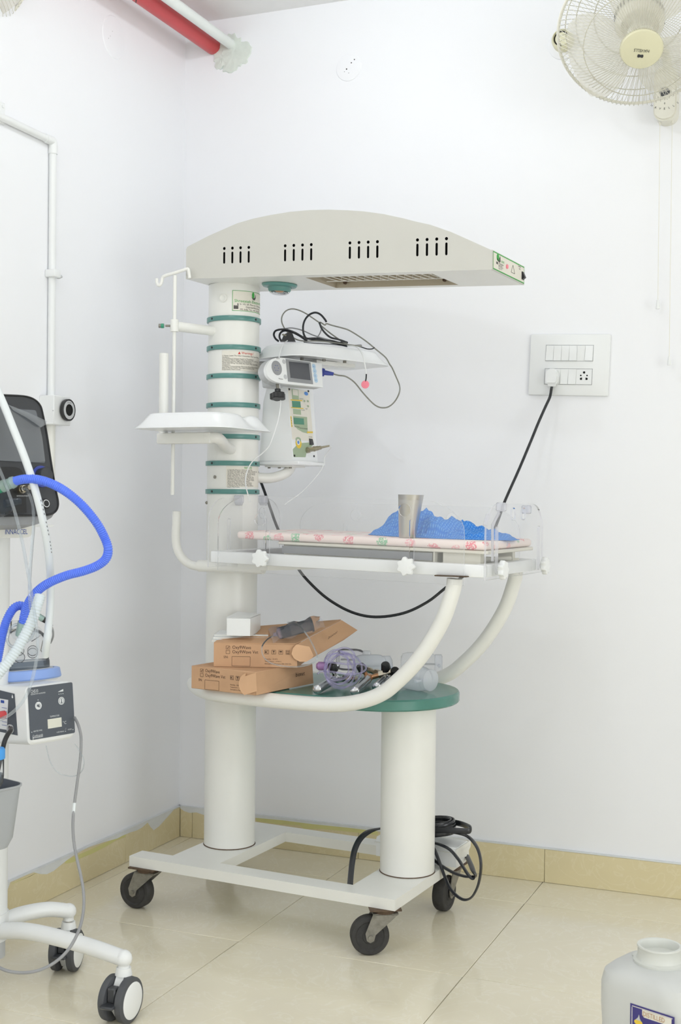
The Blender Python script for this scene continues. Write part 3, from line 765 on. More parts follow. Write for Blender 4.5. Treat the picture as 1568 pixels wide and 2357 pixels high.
# casters: plate, fork, wheel
def caster(pa, pb, ang, lab=None):
    """swivel at pa, pb; the wheel trails in direction ang (degrees, warmer frame)"""
    T = MW @ Matrix.Translation((pa, pb, 0)) @ Matrix.Rotation(rad(ang), 4, 'Z'); r = .049; tr = .036
    mb = MB(T); mb.box((-.04, -.04, .118), (.04, .04, .122)); mb.cyl((0, 0, .107), (0, 0, .118), .03, .034, 24)
    c = mb.build('caster', M['rust'], warm, lab)
    mb = MB(T)
    for s in (-1, 1):
        P = [(-.034, .106), (.03, .106), (tr+.013, .058), (tr+.009, .04), (tr, .035), (tr-.009, .04), (tr-.013, .055)]
        mb.prism(P, (0, s*.0215, 0), (1, 0, 0), (0, 0, 1), (0, s, 0), .003)
    mb.box((-.034, -.0245, .104), (.03, .0245, .1075)); mb.cyl((tr, -.03, r), (tr, .03, r), .006, n=12)
    mb.build('fork', M['zinc'], c)
    mb = MB(T); mb.lathe([(.004, .018), (.018, .018), (.02, .0155), (.034, .0145), (.037, .017), (.045, .0165), (r, .011), (r, -.011), (.045, -.0165), (.037, -.017), (.034, -.0145), (.02, -.0155), (.018, -.018), (.004, -.018)], (tr, 0, r), (0, 1, 0), 40)
    mb.build('wheel', M['rubber'], c)
caster(-.128, -.212, 182); caster(.592, -.212, 212); caster(.6, .21, 268); caster(-.128, .212, 170)
# columns
CC = .073
mb = L(); mb.cyl((.004, 0, .15), (.004, 0, 1.748), CC, n=56); tall = mb.build('column', M['cream'], warm, 'tall cream column carrying the canopy')
mb = L(); mb.cyl((.562, 0, .15), (.562, 0, .6), CC, n=56); short = mb.build('column', M['cream'], warm, 'short cream column under the shelf')
for c_, par in ((.004, tall), (.562, short)):
    mb = L(); mb.lathe([(CC+.0002, .0), (CC+.002, 0), (CC+.001, .0018), (CC+.0002, .0024)], (c_, 0, .1502), (0, 0, 1), 56); mb.build('weld_ring', M['rust'], par)
def oncol(x, y, r=CC+.0006):
    """where the line of sight meets the tall column: (angle, z)"""
    o = MWI @ CAM; d = MWI.to_3x3() @ ray(x, y); ox, oy = o.x-.004, o.y
    A = d.x*d.x+d.y*d.y; B = 2*(ox*d.x+oy*d.y); C = ox*ox+oy*oy-r*r; D = max(B*B-4*A*C, 0)
    t = (-B-math.sqrt(D))/(2*A); p = o + d*t
    return math.atan2(p.y, p.x-.004), p.z
def colp(a, z, r=CC+.0006): return Vector((.004+r*math.cos(a), r*math.sin(a), z))
for ypx in (731, 798, 864, 931, 1004, 1066, 1131.5):
    z = oncol(537, ypx, CC+.004)[1]
    mb = L(); mb.lathe([(CC+.0003, -.0068), (CC+.0042, -.0066), (CC+.0046, -.006), (CC+.0046, .006), (CC+.0042, .0066), (CC+.0003, .0068)], (.004, 0, z), (0, 0, 1), 64)
    b = mb.build('band', M['green'], tall, 'sea green band around the column')
    mb = L()
    for xp in (488, 589):
        a = oncol(xp, ypx+3, CC+.0046)[0]; q = colp(a, z, CC+.0045); n_ = Vector((math.cos(a), math.sin(a), 0))
        mb.cyl(q, q+n_*.0012, .0032, n=10)
    mb.build('screw', M['black'], b)
def label(a0, a1, z0, z1, name, par, border=None):
    n = 14; mb = L(); V = []
    for k in range(n+1):
        a = lerp(a0, a1, k/n); V += [colp(a, z0), colp(a, z1)]
    mb.add(V, [(2*k, 2*k+2, 2*k+3, 2*k+1) for k in range(n)])
    o = mb.build(name, M['paper'], par)
    if border:
        mb = L(); w = .0012
        for (aa, ab, za, zb) in ((a0, a1, z1-w, z1), (a0, a1, z0, z0+w), (a0, a0+w/CC, z0, z1), (a1-w/CC, a1, z0, z1)):
            V = []
            for k in range(n+1):
                a = lerp(aa, ab, k/n); V += [colp(a, za, CC+.0009), colp(a, zb, CC+.0009)]
            mb.add(V, [(2*k, 2*k+2, 2*k+3, 2*k+1) for k in range(n)])
        mb.build('border', border, o)
    return o
def coltext(lines, a_left, m, par, name='lettering'):
    mb = L()
    for s, du, z, size, *wd in lines:
        mb.text(s, size, lambda u, v, du=du, z=z: colp(a_left+(du+u)/CC, z+v, CC+.001), width=wd[0] if wd else None)
    mb.build(name, m, par)
# maker's label
aL, zt = oncol(535, 668); aM, zb = oncol(540, 716); aR = aL + .152/CC
lab = label(aL, aR, zb+.001, zt, 'maker_label', tall, M['txtg'])
h = zt-zb
coltext([('Shreeyash Electro Medicals', .006, zb+h*.435, .0118, .136)], aL, M['txtg'], lab)
coltext([('Sr. No. 69, Plot no. 2, Shirol Industrial', .021, zb+h*.31, .0068), ('Gujarwadi Road, Katraj', .039, zb+h*.185, .0068), ('MS, India. Tel.: +91 20 2696', .022, zb+h*.06, .0068)], aL, M['txt'], lab)
mb = L(); f_ = lambda u, v: colp(aL+u/CC, zb+v, CC+.0011)
fac = [(.004, .004), (.017, .004), (.017, .02), (.0145, .02), (.0145, .012), (.0115, .015), (.0115, .012), (.0085, .015), (.0085, .012), (.0055, .015), (.004, .012)]
mb.add([f_(u, v+h*.04) for u, v in fac], [tuple(range(len(fac)))])
lg = [(.058, h*.74), (.063, h*.62), (.07, h*.6), (.075, h*.7), (.076, h*.93), (.0715, h*.74), (.066, h*.7)]
mb.add([f_(u, v) for u, v in lg], [tuple(range(len(lg)))]); mb.build('maker_mark', M['txt'], lab)
mb = L(); mb.add([f_(.0645+.0052*math.cos(2*PI*k/16), h*.83+.0085*math.sin(2*PI*k/16)) for k in range(16)], [tuple(range(16))]); mb.build('maker_mark', M['txtg'], lab, 'green leaf of the mark')
# warnings label
aL, zt = oncol(511, 808); zb = oncol(511, 853)[1]; aR = aL+.152/CC
lab = label(aL, aR, zb, zt+.001, 'warnings_label', tall)
h = zt-zb; rows = ['1) Never Leave The Infant Unattended, May Cause Fall From', '    Incubator.', '2) A Stabilised Voltage Supply Is "Mandatory".', '3) Maintain NICU Room Temp Between 27 To 30 C As', '    Recommended For Efficient Performance.', '4) Do Not Wrap The Baby By Cloth, May Cause Over', '    Incubation.', '5) Water Compensation Measures Should Be Carried If', '    Baby Is Placed Under The Open Incubator For', '    Evaporative Heat Losses.']
coltext([(s, .002, zt-.0105-(i+1)*h*.078, .0052) for i, s in enumerate(rows)], aL, M['txt'], lab)
coltext([('Warnings !', .056, zt-.0078, .0095)], aL, M['txtr'], lab)
mb = L(); mb.add([colp(aL+u/CC, zt+v, CC+.001) for u, v in ((.046, -.0085), (.0535, -.0085), (.0498, -.001))], [(0, 1, 2)]); mb.build('warning_triangle', M['txtr'], lab)
# notes label
aL, zt = oncol(521, 1073); zb = oncol(521, 1121)[1]; aR = aL+.142/CC
lab = label(aL, aR, zb, zt, 'notes_label', tall)
h = zt-zb; rows = ['1) Identify Warmer With Its Serial No.', '2) Clean The Baby Warmer Before And After Use.', '3) Clean The Skin Where The Probe Is Fixed.', '4) Fix The Sensor To The Baby Skin And See', '    If Skin Indicates Same Temperature.', '5) Fix The Sensor In Such A Manner That', '    Radiation Do Not Fall Directly On Sensor.', '6) If The Skin Probe Is Not Proper Display', '    Alternator Will Blink And Alarm.', '    Probe Is Displaced Or Faulty Contact', '    Warmer Will Heat Beyond Set Limit.', '7) Remove The Probe And Wipe Before', '    Insert The Probe.']
coltext([(s, .004, zt-.008-(i+1)*h*.068, .0049) for i, s in enumerate(rows)], aL, M['txt'], lab)
coltext([('NOTES', .052, zt-.0068, .0085)], aL, M['txtg'], lab)
# plug and bolts on the column
a, z = oncol(514, 686); q = colp(a, z, CC); n_ = Vector((math.cos(a), math.sin(a), 0))
mb = L(); mb.lathe([(.0085, 0), (.0115, .0035), (.0085, .0045), (.005, .002), (0, .002)], q, n_, 24); mb.build('hole_plug', M['offw'], tall)
for xp, yp in ((495, 1098), (476.5, 1157)):
    a, z = oncol(xp, yp); q = colp(a, z, CC); n_ = Vector((math.cos(a), math.sin(a), 0))
    mb = L(); mb.lathe([(.0045, 0), (.0045, .003), (.002, .0055), (0, .0055)], q, n_, 12); mb.build('bolt', M['zinc'], tall)

# ------------------------------------------------------------------ canopy
SLC = .0438; ZC0 = 1.7477; BF, BK = -.148, .098
MC = MW @ Matrix(((1, 0, 0, 0), (0, 1, 0, 0), (-SLC, 0, 1, ZC0), (0, 0, 0, 1)))
def cl_(x, y, b=BF):
    p = wb(x, y, b); return (p.x, p.z-ZC0+SLC*p.x)
topl = [cl_(x, y) for x, y in ((428.5, 574), (431, 568.5), (436, 565.5), (480, 543), (544.7, 514.5), (582, 503.5), (622, 495), (668, 487.5), (713, 483.5), (756, 482.5), (800, 484), (839, 486.7), (884, 493), (926, 502), (957, 510), (991, 517.5), (1038.5, 534), (1080.6, 552.6), (1130, 575))]
aR = topl[-1][0]; a0_ = topl[0][0]
outline = [(a0_, 0.0)] + topl + [(aR, 0.0)]
def sheet(outer, holes, fn):
    bm = bmesh.new()
    for lp in [outer]+holes:
        vs = [bm.verts.new((p[0], p[1], 0)) for p in lp]
        for i in range(len(vs)): bm.edges.new((vs[i], vs[(i+1) % len(vs)]))
    bmesh.ops.triangle_fill(bm, use_beauty=True, use_dissolve=False, edges=bm.edges[:])
    bm.verts.index_update()
    V = [fn(v.co.x, v.co.y) for v in bm.verts]; F = [[v.index for v in f.verts] for f in bm.faces]; bm.free()
    return V, F
holes = []; slots = []
for g0, g1 in ((.062, .140), (.253, .332), (.446, .525), (.637, .716)):
    for k in range(4):
        a = lerp(g0, g1, k/3); zd = 1.825-.0428*(a-.062) - (ZC0-SLC*a)
        holes.append(circ(.0042, 12, (a, zd)))
        s0, s1 = zd-.0385, zd-.0125; r = .0031
        holes.append([(a+r*math.cos(t), s0+r*math.sin(t)) for t in [PI+PI*j/6 for j in range(7)]] + [(a+r*math.cos(t), s1+r*math.sin(t)) for t in [PI*j/6 for j in range(7)]])
mb = MB(MC)
V, F = sheet(outline, holes, lambda a, z: Vector((a, BF, z))); mb.add(V, F)
V, F = sheet(outline, [], lambda a, z: Vector((a, BK, z))); mb.add(V, F)
V = []; n = len(topl)+1
prof = outline[:-1]
for a, z in prof: V += [(a, BF, z), (a, BK, z)]
mb.add(V, [(2*k, 2*k+1, 2*k+3, 2*k+2) for k in range(len(prof)-1)])
canopy = mb.build('canopy', M['creamd'], warm, 'grey cream canopy with an arched top and groups of slots')
mb = MB(MC); mb.box((a0_+.03, BF+.012, .004), (.74, BF+.014, .088)); mb.build('slot_backing', M['hole'], canopy)  # added dark sheet painting the shade seen through the slots
# end panel with the control label
mb = MB(MC); zr = topl[-1][1]
mb.box((aR, BF, 0), (aR+.004, BK, zr)); ep = mb.build('end_panel', M['creamd'], canopy)
mb = MB(MC); mb.box((aR+.004, BF+.006, .004), (aR+.0048, BK-.004, zr-.003)); cl2 = mb.build('control_label', M['paper'], canopy, 'cream control label edged in green')
# bottom with its heater opening
HA0, HA1, HB0, HB1 = .296, .664, -.112, .068
mb = MB(MC)
V, F = sheet([(a0_, BF), (aR, BF), (aR, BK), (a0_, BK)], [[(HA0, HB0), (HA1, HB0), (HA1, HB1), (HA0, HB1)]], lambda a, b: Vector((a, b, 0))); mb.add(V, F)
mb.build('canopy_floor', M['cream'], canopy)
mb = MB(MC); hz_ = .055
V = [(HA0, HB0, 0), (HA1, HB0, 0), (HA1, HB1, 0), (HA0, HB1, 0), (HA0+.02, HB0+.015, hz_), (HA1-.02, HB0+.015, hz_), (HA1-.02, HB1-.015, hz_), (HA0+.02, HB1-.015, hz_)]
mb.add(V, [(0, 1, 5, 4), (1, 2, 6, 5), (2, 3, 7, 6), (3, 0, 4, 7), (4, 5, 6, 7)]); heat = mb.build('heater_well', M['heat'], warm)
mb = MB(MC)
for k in range(14):
    a = lerp(HA0+.03, HA1-.03, k/13)
    mb.tube([(a, HB0+.020, .045), (a, HB0+.020, .014), (a+.006, HB0+.032, .007), (a+.018, HB1-.075, .006), (a+.018, HB1-.062, .012), (a+.018, HB1-.062, .04)], .0012, 6, sub=3)
for b, z in ((HB0+.028, .0075), (HB1-.072, .0065)):
    mb.tube([(HA0+.008, b, z), (HA1-.008, b, z)], .0014, 6, sub=1)
mb.build('grille', M['offw'], heat)
mb = MB(MC); mb.cyl((HA0+.015, -.02, .03), (HA1-.015, -.02, .03), .009, n=16); mb.build('heater_rod', M['brass'], heat)
mb = MB(MC)
for a in (HA0+.035, HA1-.035): mb.cyl((a, HB1-.010, .012), (a, HB1-.016, .012), .005, n=12)
mb.build('screw', M['rust'], heat)
# examination lamp
la, lb = .164, -.02
mb = MB(MC); mb.lathe([(.02, -.0005), (.049, -.0005), (.05, -.003), (.046, -.008), (.034, -.0095), (.033, -.006)], (la, lb, 0), (0, 0, 1), 40)
mb.lathe([(.033, -.006), (.0315, -.018), (.028, -.022), (.027, -.018)], (la, lb, 0), (0, 0, 1), 40); lampb = mb.build('lamp_bezel', M['green'], warm, 'sea green bezel of the examination lamp')
mb = MB(MC); mb.lathe([(.0285, -.016), (.027, -.025), (.02, -.0285), (0, -.029)], (la, lb, 0), (0, 0, 1), 32); mb.build('lamp_glass', M['glass'], lampb)
mb = MB(MC); mb.lathe([(.027, -.012), (.012, -.02), (.008, -.024), (0, -.024)], (la, lb, 0), (0, 0, 1), 24); mb.build('bulb', M['brass'], lampb)
# print and switch on the end panel
xe = aR+.005
fe = lambda b, z: Vector((xe, b, z)); wB = BK-BF
B_ = lambda t: BF+.006+t*(wB-.010); Z_ = lambda t: .004+t*(zr-.007)
mb = MB(MC); w = .0012
for b0, b1, z0, z1 in ((0, 1, 0, 0), (0, 1, 1, 1)):
    zz = Z_(z0); mb.box((xe-.0003, B_(0), zz-w), (xe+.0002, B_(1), zz+w))
for t in (0, 1): mb.box((xe-.0003, B_(t)-w/2, Z_(0)), (xe+.0002, B_(t)+w/2, Z_(1)))
mb.add([fe(B_(.14)+.010*math.cos(2*PI*k/16), Z_(.78)+.009*math.sin(2*PI*k/16)) for k in range(16)], [tuple(range(16))])
mb.text('asset', .012, lambda u, v: fe(B_(.24)+u, Z_(.58)+v))
mb.build('border', M['txtg'], canopy)
mb = MB(MC)
mb.add([fe(B_(p[0]), Z_(p[1])) for p in ((.1, .7), (.14, .55), (.2, .52), (.22, .62), (.215, .95), (.17, .7))], [tuple(range(6))])
mb.box((xe-.0003, B_(.09), Z_(.36)), (xe, B_(.14), Z_(.5)))
for k, s in enumerate(('Warmer Head', 'Input 230 V', '50 Hz 750 W', 'Lamp 12 V')): mb.text(s, .0062, lambda u, v, k=k: fe(B_(.16)+u, Z_(.42-.1*k)+v))
P = [(.56, .3), (.68, .3), (.62, .78)]
for i in range(3):
    p, q = P[i], P[(i+1) % 3]; A_ = fe(B_(p[0]), Z_(p[1])); Bq = fe(B_(q[0]), Z_(q[1])); mb.tube([A_, Bq], .0006, 4, sub=1)
mb.text('Examination', .007, lambda u, v: fe(B_(.80)+u, Z_(.86)+v), width=.02); mb.text('Lamp', .007, lambda u, v: fe(B_(.82)+u, Z_(.72)+v), width=.012)
mb.build('lettering', M['txt'], canopy)
mb = MB(MC); mb.cyl((xe, B_(.42), Z_(.5)), (xe+.003, B_(.42), Z_(.5)), .0055, n=16); mb.build('indicator', M['pink'], canopy, 'red indicator lamp')
mb = MB(MC); mb.box((xe-.001, B_(.915), Z_(.18)), (xe+.002, B_(.985), Z_(.68)), .0008)
mb.add([(xe+.002, B_(.925), Z_(.21)), (xe+.002, B_(.975), Z_(.21)), (xe+.002, B_(.925), Z_(.65)), (xe+.002, B_(.975), Z_(.65)), (xe+.008, B_(.925), Z_(.32)), (xe+.008, B_(.975), Z_(.32))], [(0, 1, 5, 4), (4, 5, 3, 2), (0, 4, 2), (1, 3, 5)])
mb.build('rocker_switch', M['black'], canopy)

# ------------------------------------------------------------------ drip pole with its arm
z = 1.622; a_, zz = oncol(490, 762, CC); pA = colp(a_, zz, CC-.01)
pC = wz(396, 750, zz+.004)
mb = L(); mb.cyl(pA, pC, .0138, n=20); arm = mb.build('pole_arm', M['cream'], warm)
bq = pC.y
top_ = wb(403, 634, bq); bot_ = wb(397, 1139, bq)
mb = L(); d = (top_-bot_).normalized(); c = bot_ + d*((pC.z-bot_.z)/d.z)
mb.cyl(c-d*.0165, c+d*.0165, .0115, n=20); mb.build('pole_collar', M['cream'], arm)
mb = L(); q = wb(374, 750, bq-.012); mb.cyl(c, lerp(c, q, .75), .0032, n=10); mb.build('clamp_screw', M['zinc'], arm)
mb = L(); u_ = (q-c).normalized(); mb.cyl(q-u_*.004, q+u_*.003, .0065, n=14); sk = mb.build('clamp_knob', M['greenc'], arm, 'green clamp knob')
mb = L(); mb.cyl(q+u_*.003, q+u_*.010, .0058, n=14); mb.build('clamp_knob', M['zinc'], arm)
mb = L(); mb.cyl(bot_, top_, .0052, n=14); pole = mb.build('drip_pole', M['cream'], warm, 'thin cream drip pole with hooks on top')
hk = lambda x, y, db=0: wb(x, y, bq+db)
mb = L(); mb.tube([hk(361, 641, -.01), hk(361.5, 652, -.01), hk(366, 657, -.01), hk(371.5, 652, -.008), hk(374, 640, -.006), hk(380, 635, -.005), hk(403, 628), hk(428, 620, .01), hk(433, 620, .012), hk(435, 628, .014), hk(436.5, 640, .016)], .0046, 10, sub=5); mb.build('hook_bar', M['cream'], pole)

# ------------------------------------------------------------------ trays
def tray(F, ln, wd, notch=None):
    """a deep flange leaning outwards under a rounded rim; local x along ln, y along wd, z up from the flange edge"""
    def sup(k, n, a, b, e=6.5):
        t = 2*PI*k/n; c, s = math.cos(t), math.sin(t)
        r = (abs(c)**e+abs(s)**e)**(-1/e); return Vector((a*r*c, b*r*s, 0))
    n = 72; rows = []
    for ins, dz in ((0, 0.0), (0, .002), (.009, .010), (.018, .021), (.025, .032), (.031, .0395), (.038, .0415), (.045, .0385), (.049, .029), (.051, .012), (.056, .006), (.09, .005), (.112, .005)):
        ring_ = []
        for k in range(n):
            p = sup(k, n, max(.02, ln/2-ins), max(.0005, wd/2-ins))
            dip = 1.0
            if notch:
                t = 2*PI*k/n; dd = (t-notch+PI) % (2*PI)-PI
                dip = 1-.35*math.exp(-(dd/.16)**2)
            p.z = dz*dip; ring_.append(p)
        rows.append(ring_)
    mb = MB(F); V = [p for r in rows for p in r]; m = len(rows); Fc = []
    for i in range(m-1):
        for k in range(n): Fc.append((i*n+k, i*n+(k+1) % n, (i+1)*n+(k+1) % n, (i+1)*n+k))
    mb.add(V, Fc)
    # underside
    U = [Vector((p.x*.93, p.y*.93, .003)) for p in rows[0]]; mb.add(list(rows[0])+U, [(k, (k+1) % n, n+(k+1) % n, n+k) for k in range(n)] + [tuple(n+k for k in range(n))])
    return mb.build('tray', M['whited'], warm)
T1 = MW @ Matrix.Translation((.060, -.238, 1.3225))
tr1 = tray(T1, .29, .292, notch=rad(12))
pb = -.215
l0, l1 = wb(366, 1004, pb), wb(474, 1007, pb)
a_, zz = oncol(532, 1034, CC); pc = colp(a_, zz, CC-.012)
zc = 1.3085
mb = L(); mb.box((l0.x, pb-.013, zc-.026+.006), (l1.x+.02, pb+.013, zc+.010), .004, seg=2)
mb.tube([(l1.x+.0, pb, zc-.004), (l1.x+.03, pb+.015, zc-.006), lerp(Vector((l1.x+.03, pb+.02, zc-.01)), pc, .5)+Vector((0, 0, -.004)), pc], .0155, 14, sub=6)
ta = mb.build('tray_arm', M['cream'], warm)
mb = L(); mb.cyl((l0.x+.006, pb+.012, zc-.01), (l0.x+.006, pb+.012, wb(368, 814, pb+.012).z), .0128, n=20, cap=False)
mb.cyl((l0.x+.006, pb+.012, zc-.008), (l0.x+.006, pb+.012, wb(368, 814, pb+.012).z), .0108, n=20, cap=False); mb.build('upright_tube', M['cream'], ta)
# second tray, turned 13 degrees, above the control box
T2 = MW @ Matrix.Translation((.178, .212, 1.543)) @ Matrix.Rotation(rad(72), 4, 'Z')
tr2 = tray(T2, .40, .225)
mb = MB(T2); mb.box((-.06, -.04, -.010), (.03, .02, .002)); mb.box((-.02, -.03, -.006), (.11, .01, .003)); mb.build('tray_bracket', M['cream'], tr2)
mb = MB(T2)
for x_, y_ in ((-.05, -.06), (.02, -.075), (-.11, -.03)): mb.cyl((x_, y_, -.003), (x_, y_, .003), .005, n=10)
mb.build('bolt', M['zinc'], tr2)

# ------------------------------------------------------------------ control box on its bent tube
ST_ = -.085
BX0, BX1 = .085, .238
def xr(z): return .1465 + ST_*(z-1.32)
zb0, zt0 = 1.2385, 1.544
mb = L(); aL_ = .050
P = [(aL_-.008, zb0+.012), (xr(zb0)+.0, zb0+.012), (xr(zt0), zt0), (aL_+.04, zt0-.03), (aL_+.014, zt0-.085), (aL_+.004, zt0-.12)]
mb.prism(P, (0, BX0, 0), (1, 0, 0), (0, 0, 1), (0, 1, 0), BX1-BX0)
box_ = mb.build('control_box', M['whited'], warm, 'white control box with a cream front panel')
mb = L(); mb.box((aL_-.016, BX0-.004, zb0), (xr(zb0)+.022, BX1+.008, zb0+.013), .003); mb.build('control_box_foot', M['whited'], box_)
pn = Vector((1, 0, -ST_)).normalized()
def pan(x, y, off=.0006):
    P0 = Vector((xr(1.32), 0, 1.32)) + pn*off
    return MWI @ on(x, y, MW @ P0, MW.to_3x3() @ pn)
def pquad(pts, m, name, off=.0010, par=None, th=0):
    mb = L(); V = [pan(x, y, off) for x, y in pts]
    mb.add(V, [tuple(range(len(V)))]); return mb.build(name, m, par or box_)
def pov(c, ru, rv, m, name, off=.0014, n=20):
    """a round print: centre by sight, radii along b and z"""
    q = pan(c[0], c[1], off); mb = L(); zdir = Vector((0, 0, 1)) - pn*pn.z; zdir.normalize()
    mb.add([q + Vector((0, 1, 0))*(ru*math.cos(2*PI*k/n)) + zdir*(rv*math.sin(2*PI*k/n)) for k in range(n)], [tuple(range(n))]); return mb.build(name, m, box_)
mb = L(); V = [pan(x, y, .0008) for x, y in ((663, 893), (712, 901), (725, 1053), (676, 1054))]; V2 = [p - pn*.0012 for p in V]
mb.add(V+V2, [(0, 1, 2, 3), (0, 1, 5, 4), (1, 2, 6, 5), (2, 3, 7, 6), (3, 0, 4, 7)]); fp = mb.build('front_panel', M['paper'], box_)
pquad([(671, 894.5), (687, 897), (688.5, 922), (673, 920)], M['sage'], 'panel_print')
pquad([(673.5, 896), (686, 898), (686.5, 911), (674.5, 909)], M['paper'], 'panel_print', .0012)
pquad([(669, 919), (696, 921), (696, 923.5), (669, 921.5)], M['yel'], 'panel_print', .0014)
pquad([(672.5, 922.5), (691.5, 924), (693, 938.5), (673.5, 937.5)], M['lcdg'], 'display', .0016)
pquad([(670.5, 936.5), (699, 939.5), (699, 941.5), (670.5, 939)], M['yel'], 'panel_print', .0014)
pquad([(674.5, 941), (692.5, 942.5), (693.5, 955), (675.5, 953)], M['sage'], 'panel_print')
pquad([(675, 957), (707, 960), (708.5, 992), (709, 998), (697, 995), (685, 988), (677.5, 980)], M['sage'], 'panel_print')
pquad([(676, 961), (699.5, 963.5), (700.5, 977.5), (677, 976)], M['lcdg'], 'display', .0016)
pquad([(668.5, 958), (671, 958), (673.5, 983), (671, 983)], M['yel'], 'panel_print')
pquad([(707, 993), (720.5, 993), (720.5, 997), (707, 997)], M['yel'], 'panel_print', .0014)
pquad([(674, 1034), (684, 1024), (694, 1019.5), (712, 1018.5), (722, 1022), (706, 1042), (703.5, 1052.5), (676, 1052)], M['sage'], 'panel_print')
pov((705, 906), .0125, .0056, M['bluel'], 'mark')
for x, y in ((701, 923), (709, 923.5), (709.5, 935)): pov((x, y), .006, .0032, M['sage'], 'button')
pov((687.5, 1020), .018, .0155, M['yel'], 'dial_print', .0013); pov((687, 1012), .016, .0075, M['sage'], 'dial_print', .0015); pov((687, 1017.5), .0105, .009, M['paper'], 'dial_print', .0017); pov((687, 1018), .006, .005, M['bluel'], 'mark', .0019)
for k in range(4): pov((670.6+.7*k, 962+6*k), .0018, .0011, M['txt'], 'lamp_dot', .0013)
mb = L()
for s, x, y, sz in (('ALARM', 694, 944.5, .0042), ('SET TEMP', 678.5, 983, .0042), ('HEATER POWER', 690, 986.5, .0042), ('POWER', 711, 1006.5, .004), ('SILENCE', 690, 918.5, .004), ('TEST', 703.5, 942, .004)):
    o_ = pan(x, y, .0019); mb.text(s, sz, lambda u, v, o_=o_: o_ + Vector((0, u*1.6, 0)) + Vector((ST_*v, 0, v)))
mb.build('lettering', M['txt'], box_)
mb = L()
for x, y in ((665.5, 896), (709.5, 900.5), (677.5, 1049), (722.5, 1050)):
    q = pan(x, y, .0008); mb.cyl(q, q+pn*.002, .0032, n=10)
mb.build('screw', M['black'], box_)
mb = L(); q = pan(715.5, 1017, .0008); mb.add([q+Vector((h_*pn.x+ST_*w_*.0, s_*.010, w_)) + Vector((ST_*w_, 0, 0)) for h_, s_, w_ in ((0, -1, -.0095), (0, 1, -.0095), (0, 1, .0095), (0, -1, .0095), (.006, -.8, -.008), (.006, .8, -.008), (.003, .8, .008), (.003, -.8, .008))], [(4, 5, 6, 7), (0, 1, 5, 4), (1, 2, 6, 5), (2, 3, 7, 6), (3, 0, 4, 7)])
mb.build('rocker_switch', M['black'], box_)
# probe socket and plug
q = pan(706.5, 1036.5, .0006); q2 = q + pn*.075 + Vector((0, .0, .006))
mb = L(); mb.cyl(q, lerp(q, q2, .12), .009, n=18); mb.cyl(lerp(q, q2, .12), lerp(q, q2, .5), .0068, n=18); mb.cyl(lerp(q, q2, .3), lerp(q, q2, .36), .008, n=18); mb.cyl(lerp(q, q2, .5), lerp(q, q2, .62), .0058, n=16); mb.cyl(lerp(q, q2, .62), q2, .0034, .0026, 12)
mb.build('probe_plug', M['nickel'], box_)
e1 = Vector((.118, .13, zb0)); s_ = colp(rad(38), 1.203, CC-.012)
mb = L(); mb.tube([s_, lerp(s_, e1, .45)+Vector((.004, -.006, -.018)), lerp(s_, e1, .8)+Vector((.008, -.004, -.018)), e1+Vector((.002, 0, -.008)), e1+Vector((.004, 0, .004))], .0145, 16, sub=6); mb.box((.055, BX0+.01, zb0-.005), (.145, BX0+.09, zb0)); bt = mb.build('box_arm', M['cream'], warm)
mb = L()
for x_, y_ in ((.066, BX0+.016), (.10, BX0+.016), (.137, BX0+.016)): mb.cyl((x_, y_, zb0-.009), (x_, y_, zb0), .0042, n=8)
mb.build('bolt', M['zinc'], bt)
mb = L(); mb.tube([colp(rad(60), 1.52, CC-.012), (.07, .10, 1.527), (.11, .16, 1.535)], .016, 14, sub=3); mb.build('tray_support', M['cream'], tr2)

# ------------------------------------------------------------------ shelf, rails
def stadium(a0, a1, b, r, n=18):
    return [(a1+r*math.cos(t), b+r*math.sin(t)) for t in [-PI/2+PI*k/n for k in range(n+1)]] + [(a0+r*math.cos(t), b+r*math.sin(t)) for t in [PI/2+PI*k/n for k in range(n+1)]]
mb = L(); SB = .012
def loop(r, z): return [Vector((p[0], p[1], z)) for p in stadium(.27, .487, SB, r)]
mb.ring([loop(.15, .6), loop(.196, .6), loop(.2, .604), loop(.2, .626), loop(.1965, .63), loop(.185, .6302), loop(.10, .6302)], cap=True)
shelf = mb.build('shelf', M['greenshelf'], warm, 'sea green oval shelf with a rounded edge')
RB = .212
rail_f = [wb(x, y, -RB) for x, y in ((700, 1619), (760, 1622), (805, 1619), (850, 1609), (885, 1593), (911, 1572), (946, 1538), (976, 1501), (1004, 1457), (1024, 1417), (1038, 1375), (1045, 1350), (1047, 1332))]
zr0 = rail_f[0].z
rail_r = [Vector((p.x*1.0+.012, RB, p.z)) for p in rail_f]
P = [p for p in rail_f[::-1]] + [Vector((.2, -RB, zr0)), Vector((.10, -RB+.005, zr0)), Vector((.02, -RB*.8, zr0)), Vector((-.05, -RB*.48, zr0)), Vector((-.092, -.04, zr0)), Vector((-.092, .04, zr0)), Vector((-.05, RB*.48, zr0)), Vector((.02, RB*.8, zr0)), Vector((.10, RB-.005, zr0)), Vector((.2, RB, zr0))] + rail_r
mb = L(); mb.tube(P, .0195, 18, sub=5); mb.build('bed_rail', M['cream'], warm, 'bent cream tube rising from the shelf to the bed')
mb = L()
for e in (rail_f[-1], rail_r[-1]): mb.box((e.x-.042, e.y-.03, e.z+.006), (e.x+.042, e.y+.03, e.z+.009), .001)
mb.build('rail_flange', M['rust'], warm)
mb = L(); mb.lathe([(CC-.001, -.016), (CC+.012, -.016), (CC+.014, -.012), (CC+.014, .012), (CC+.012, .016), (CC-.001, .016)], (.004, 0, zr0-.004), (0, 0, 1), 48); mb.build('rail_collar', M['cream'], warm)
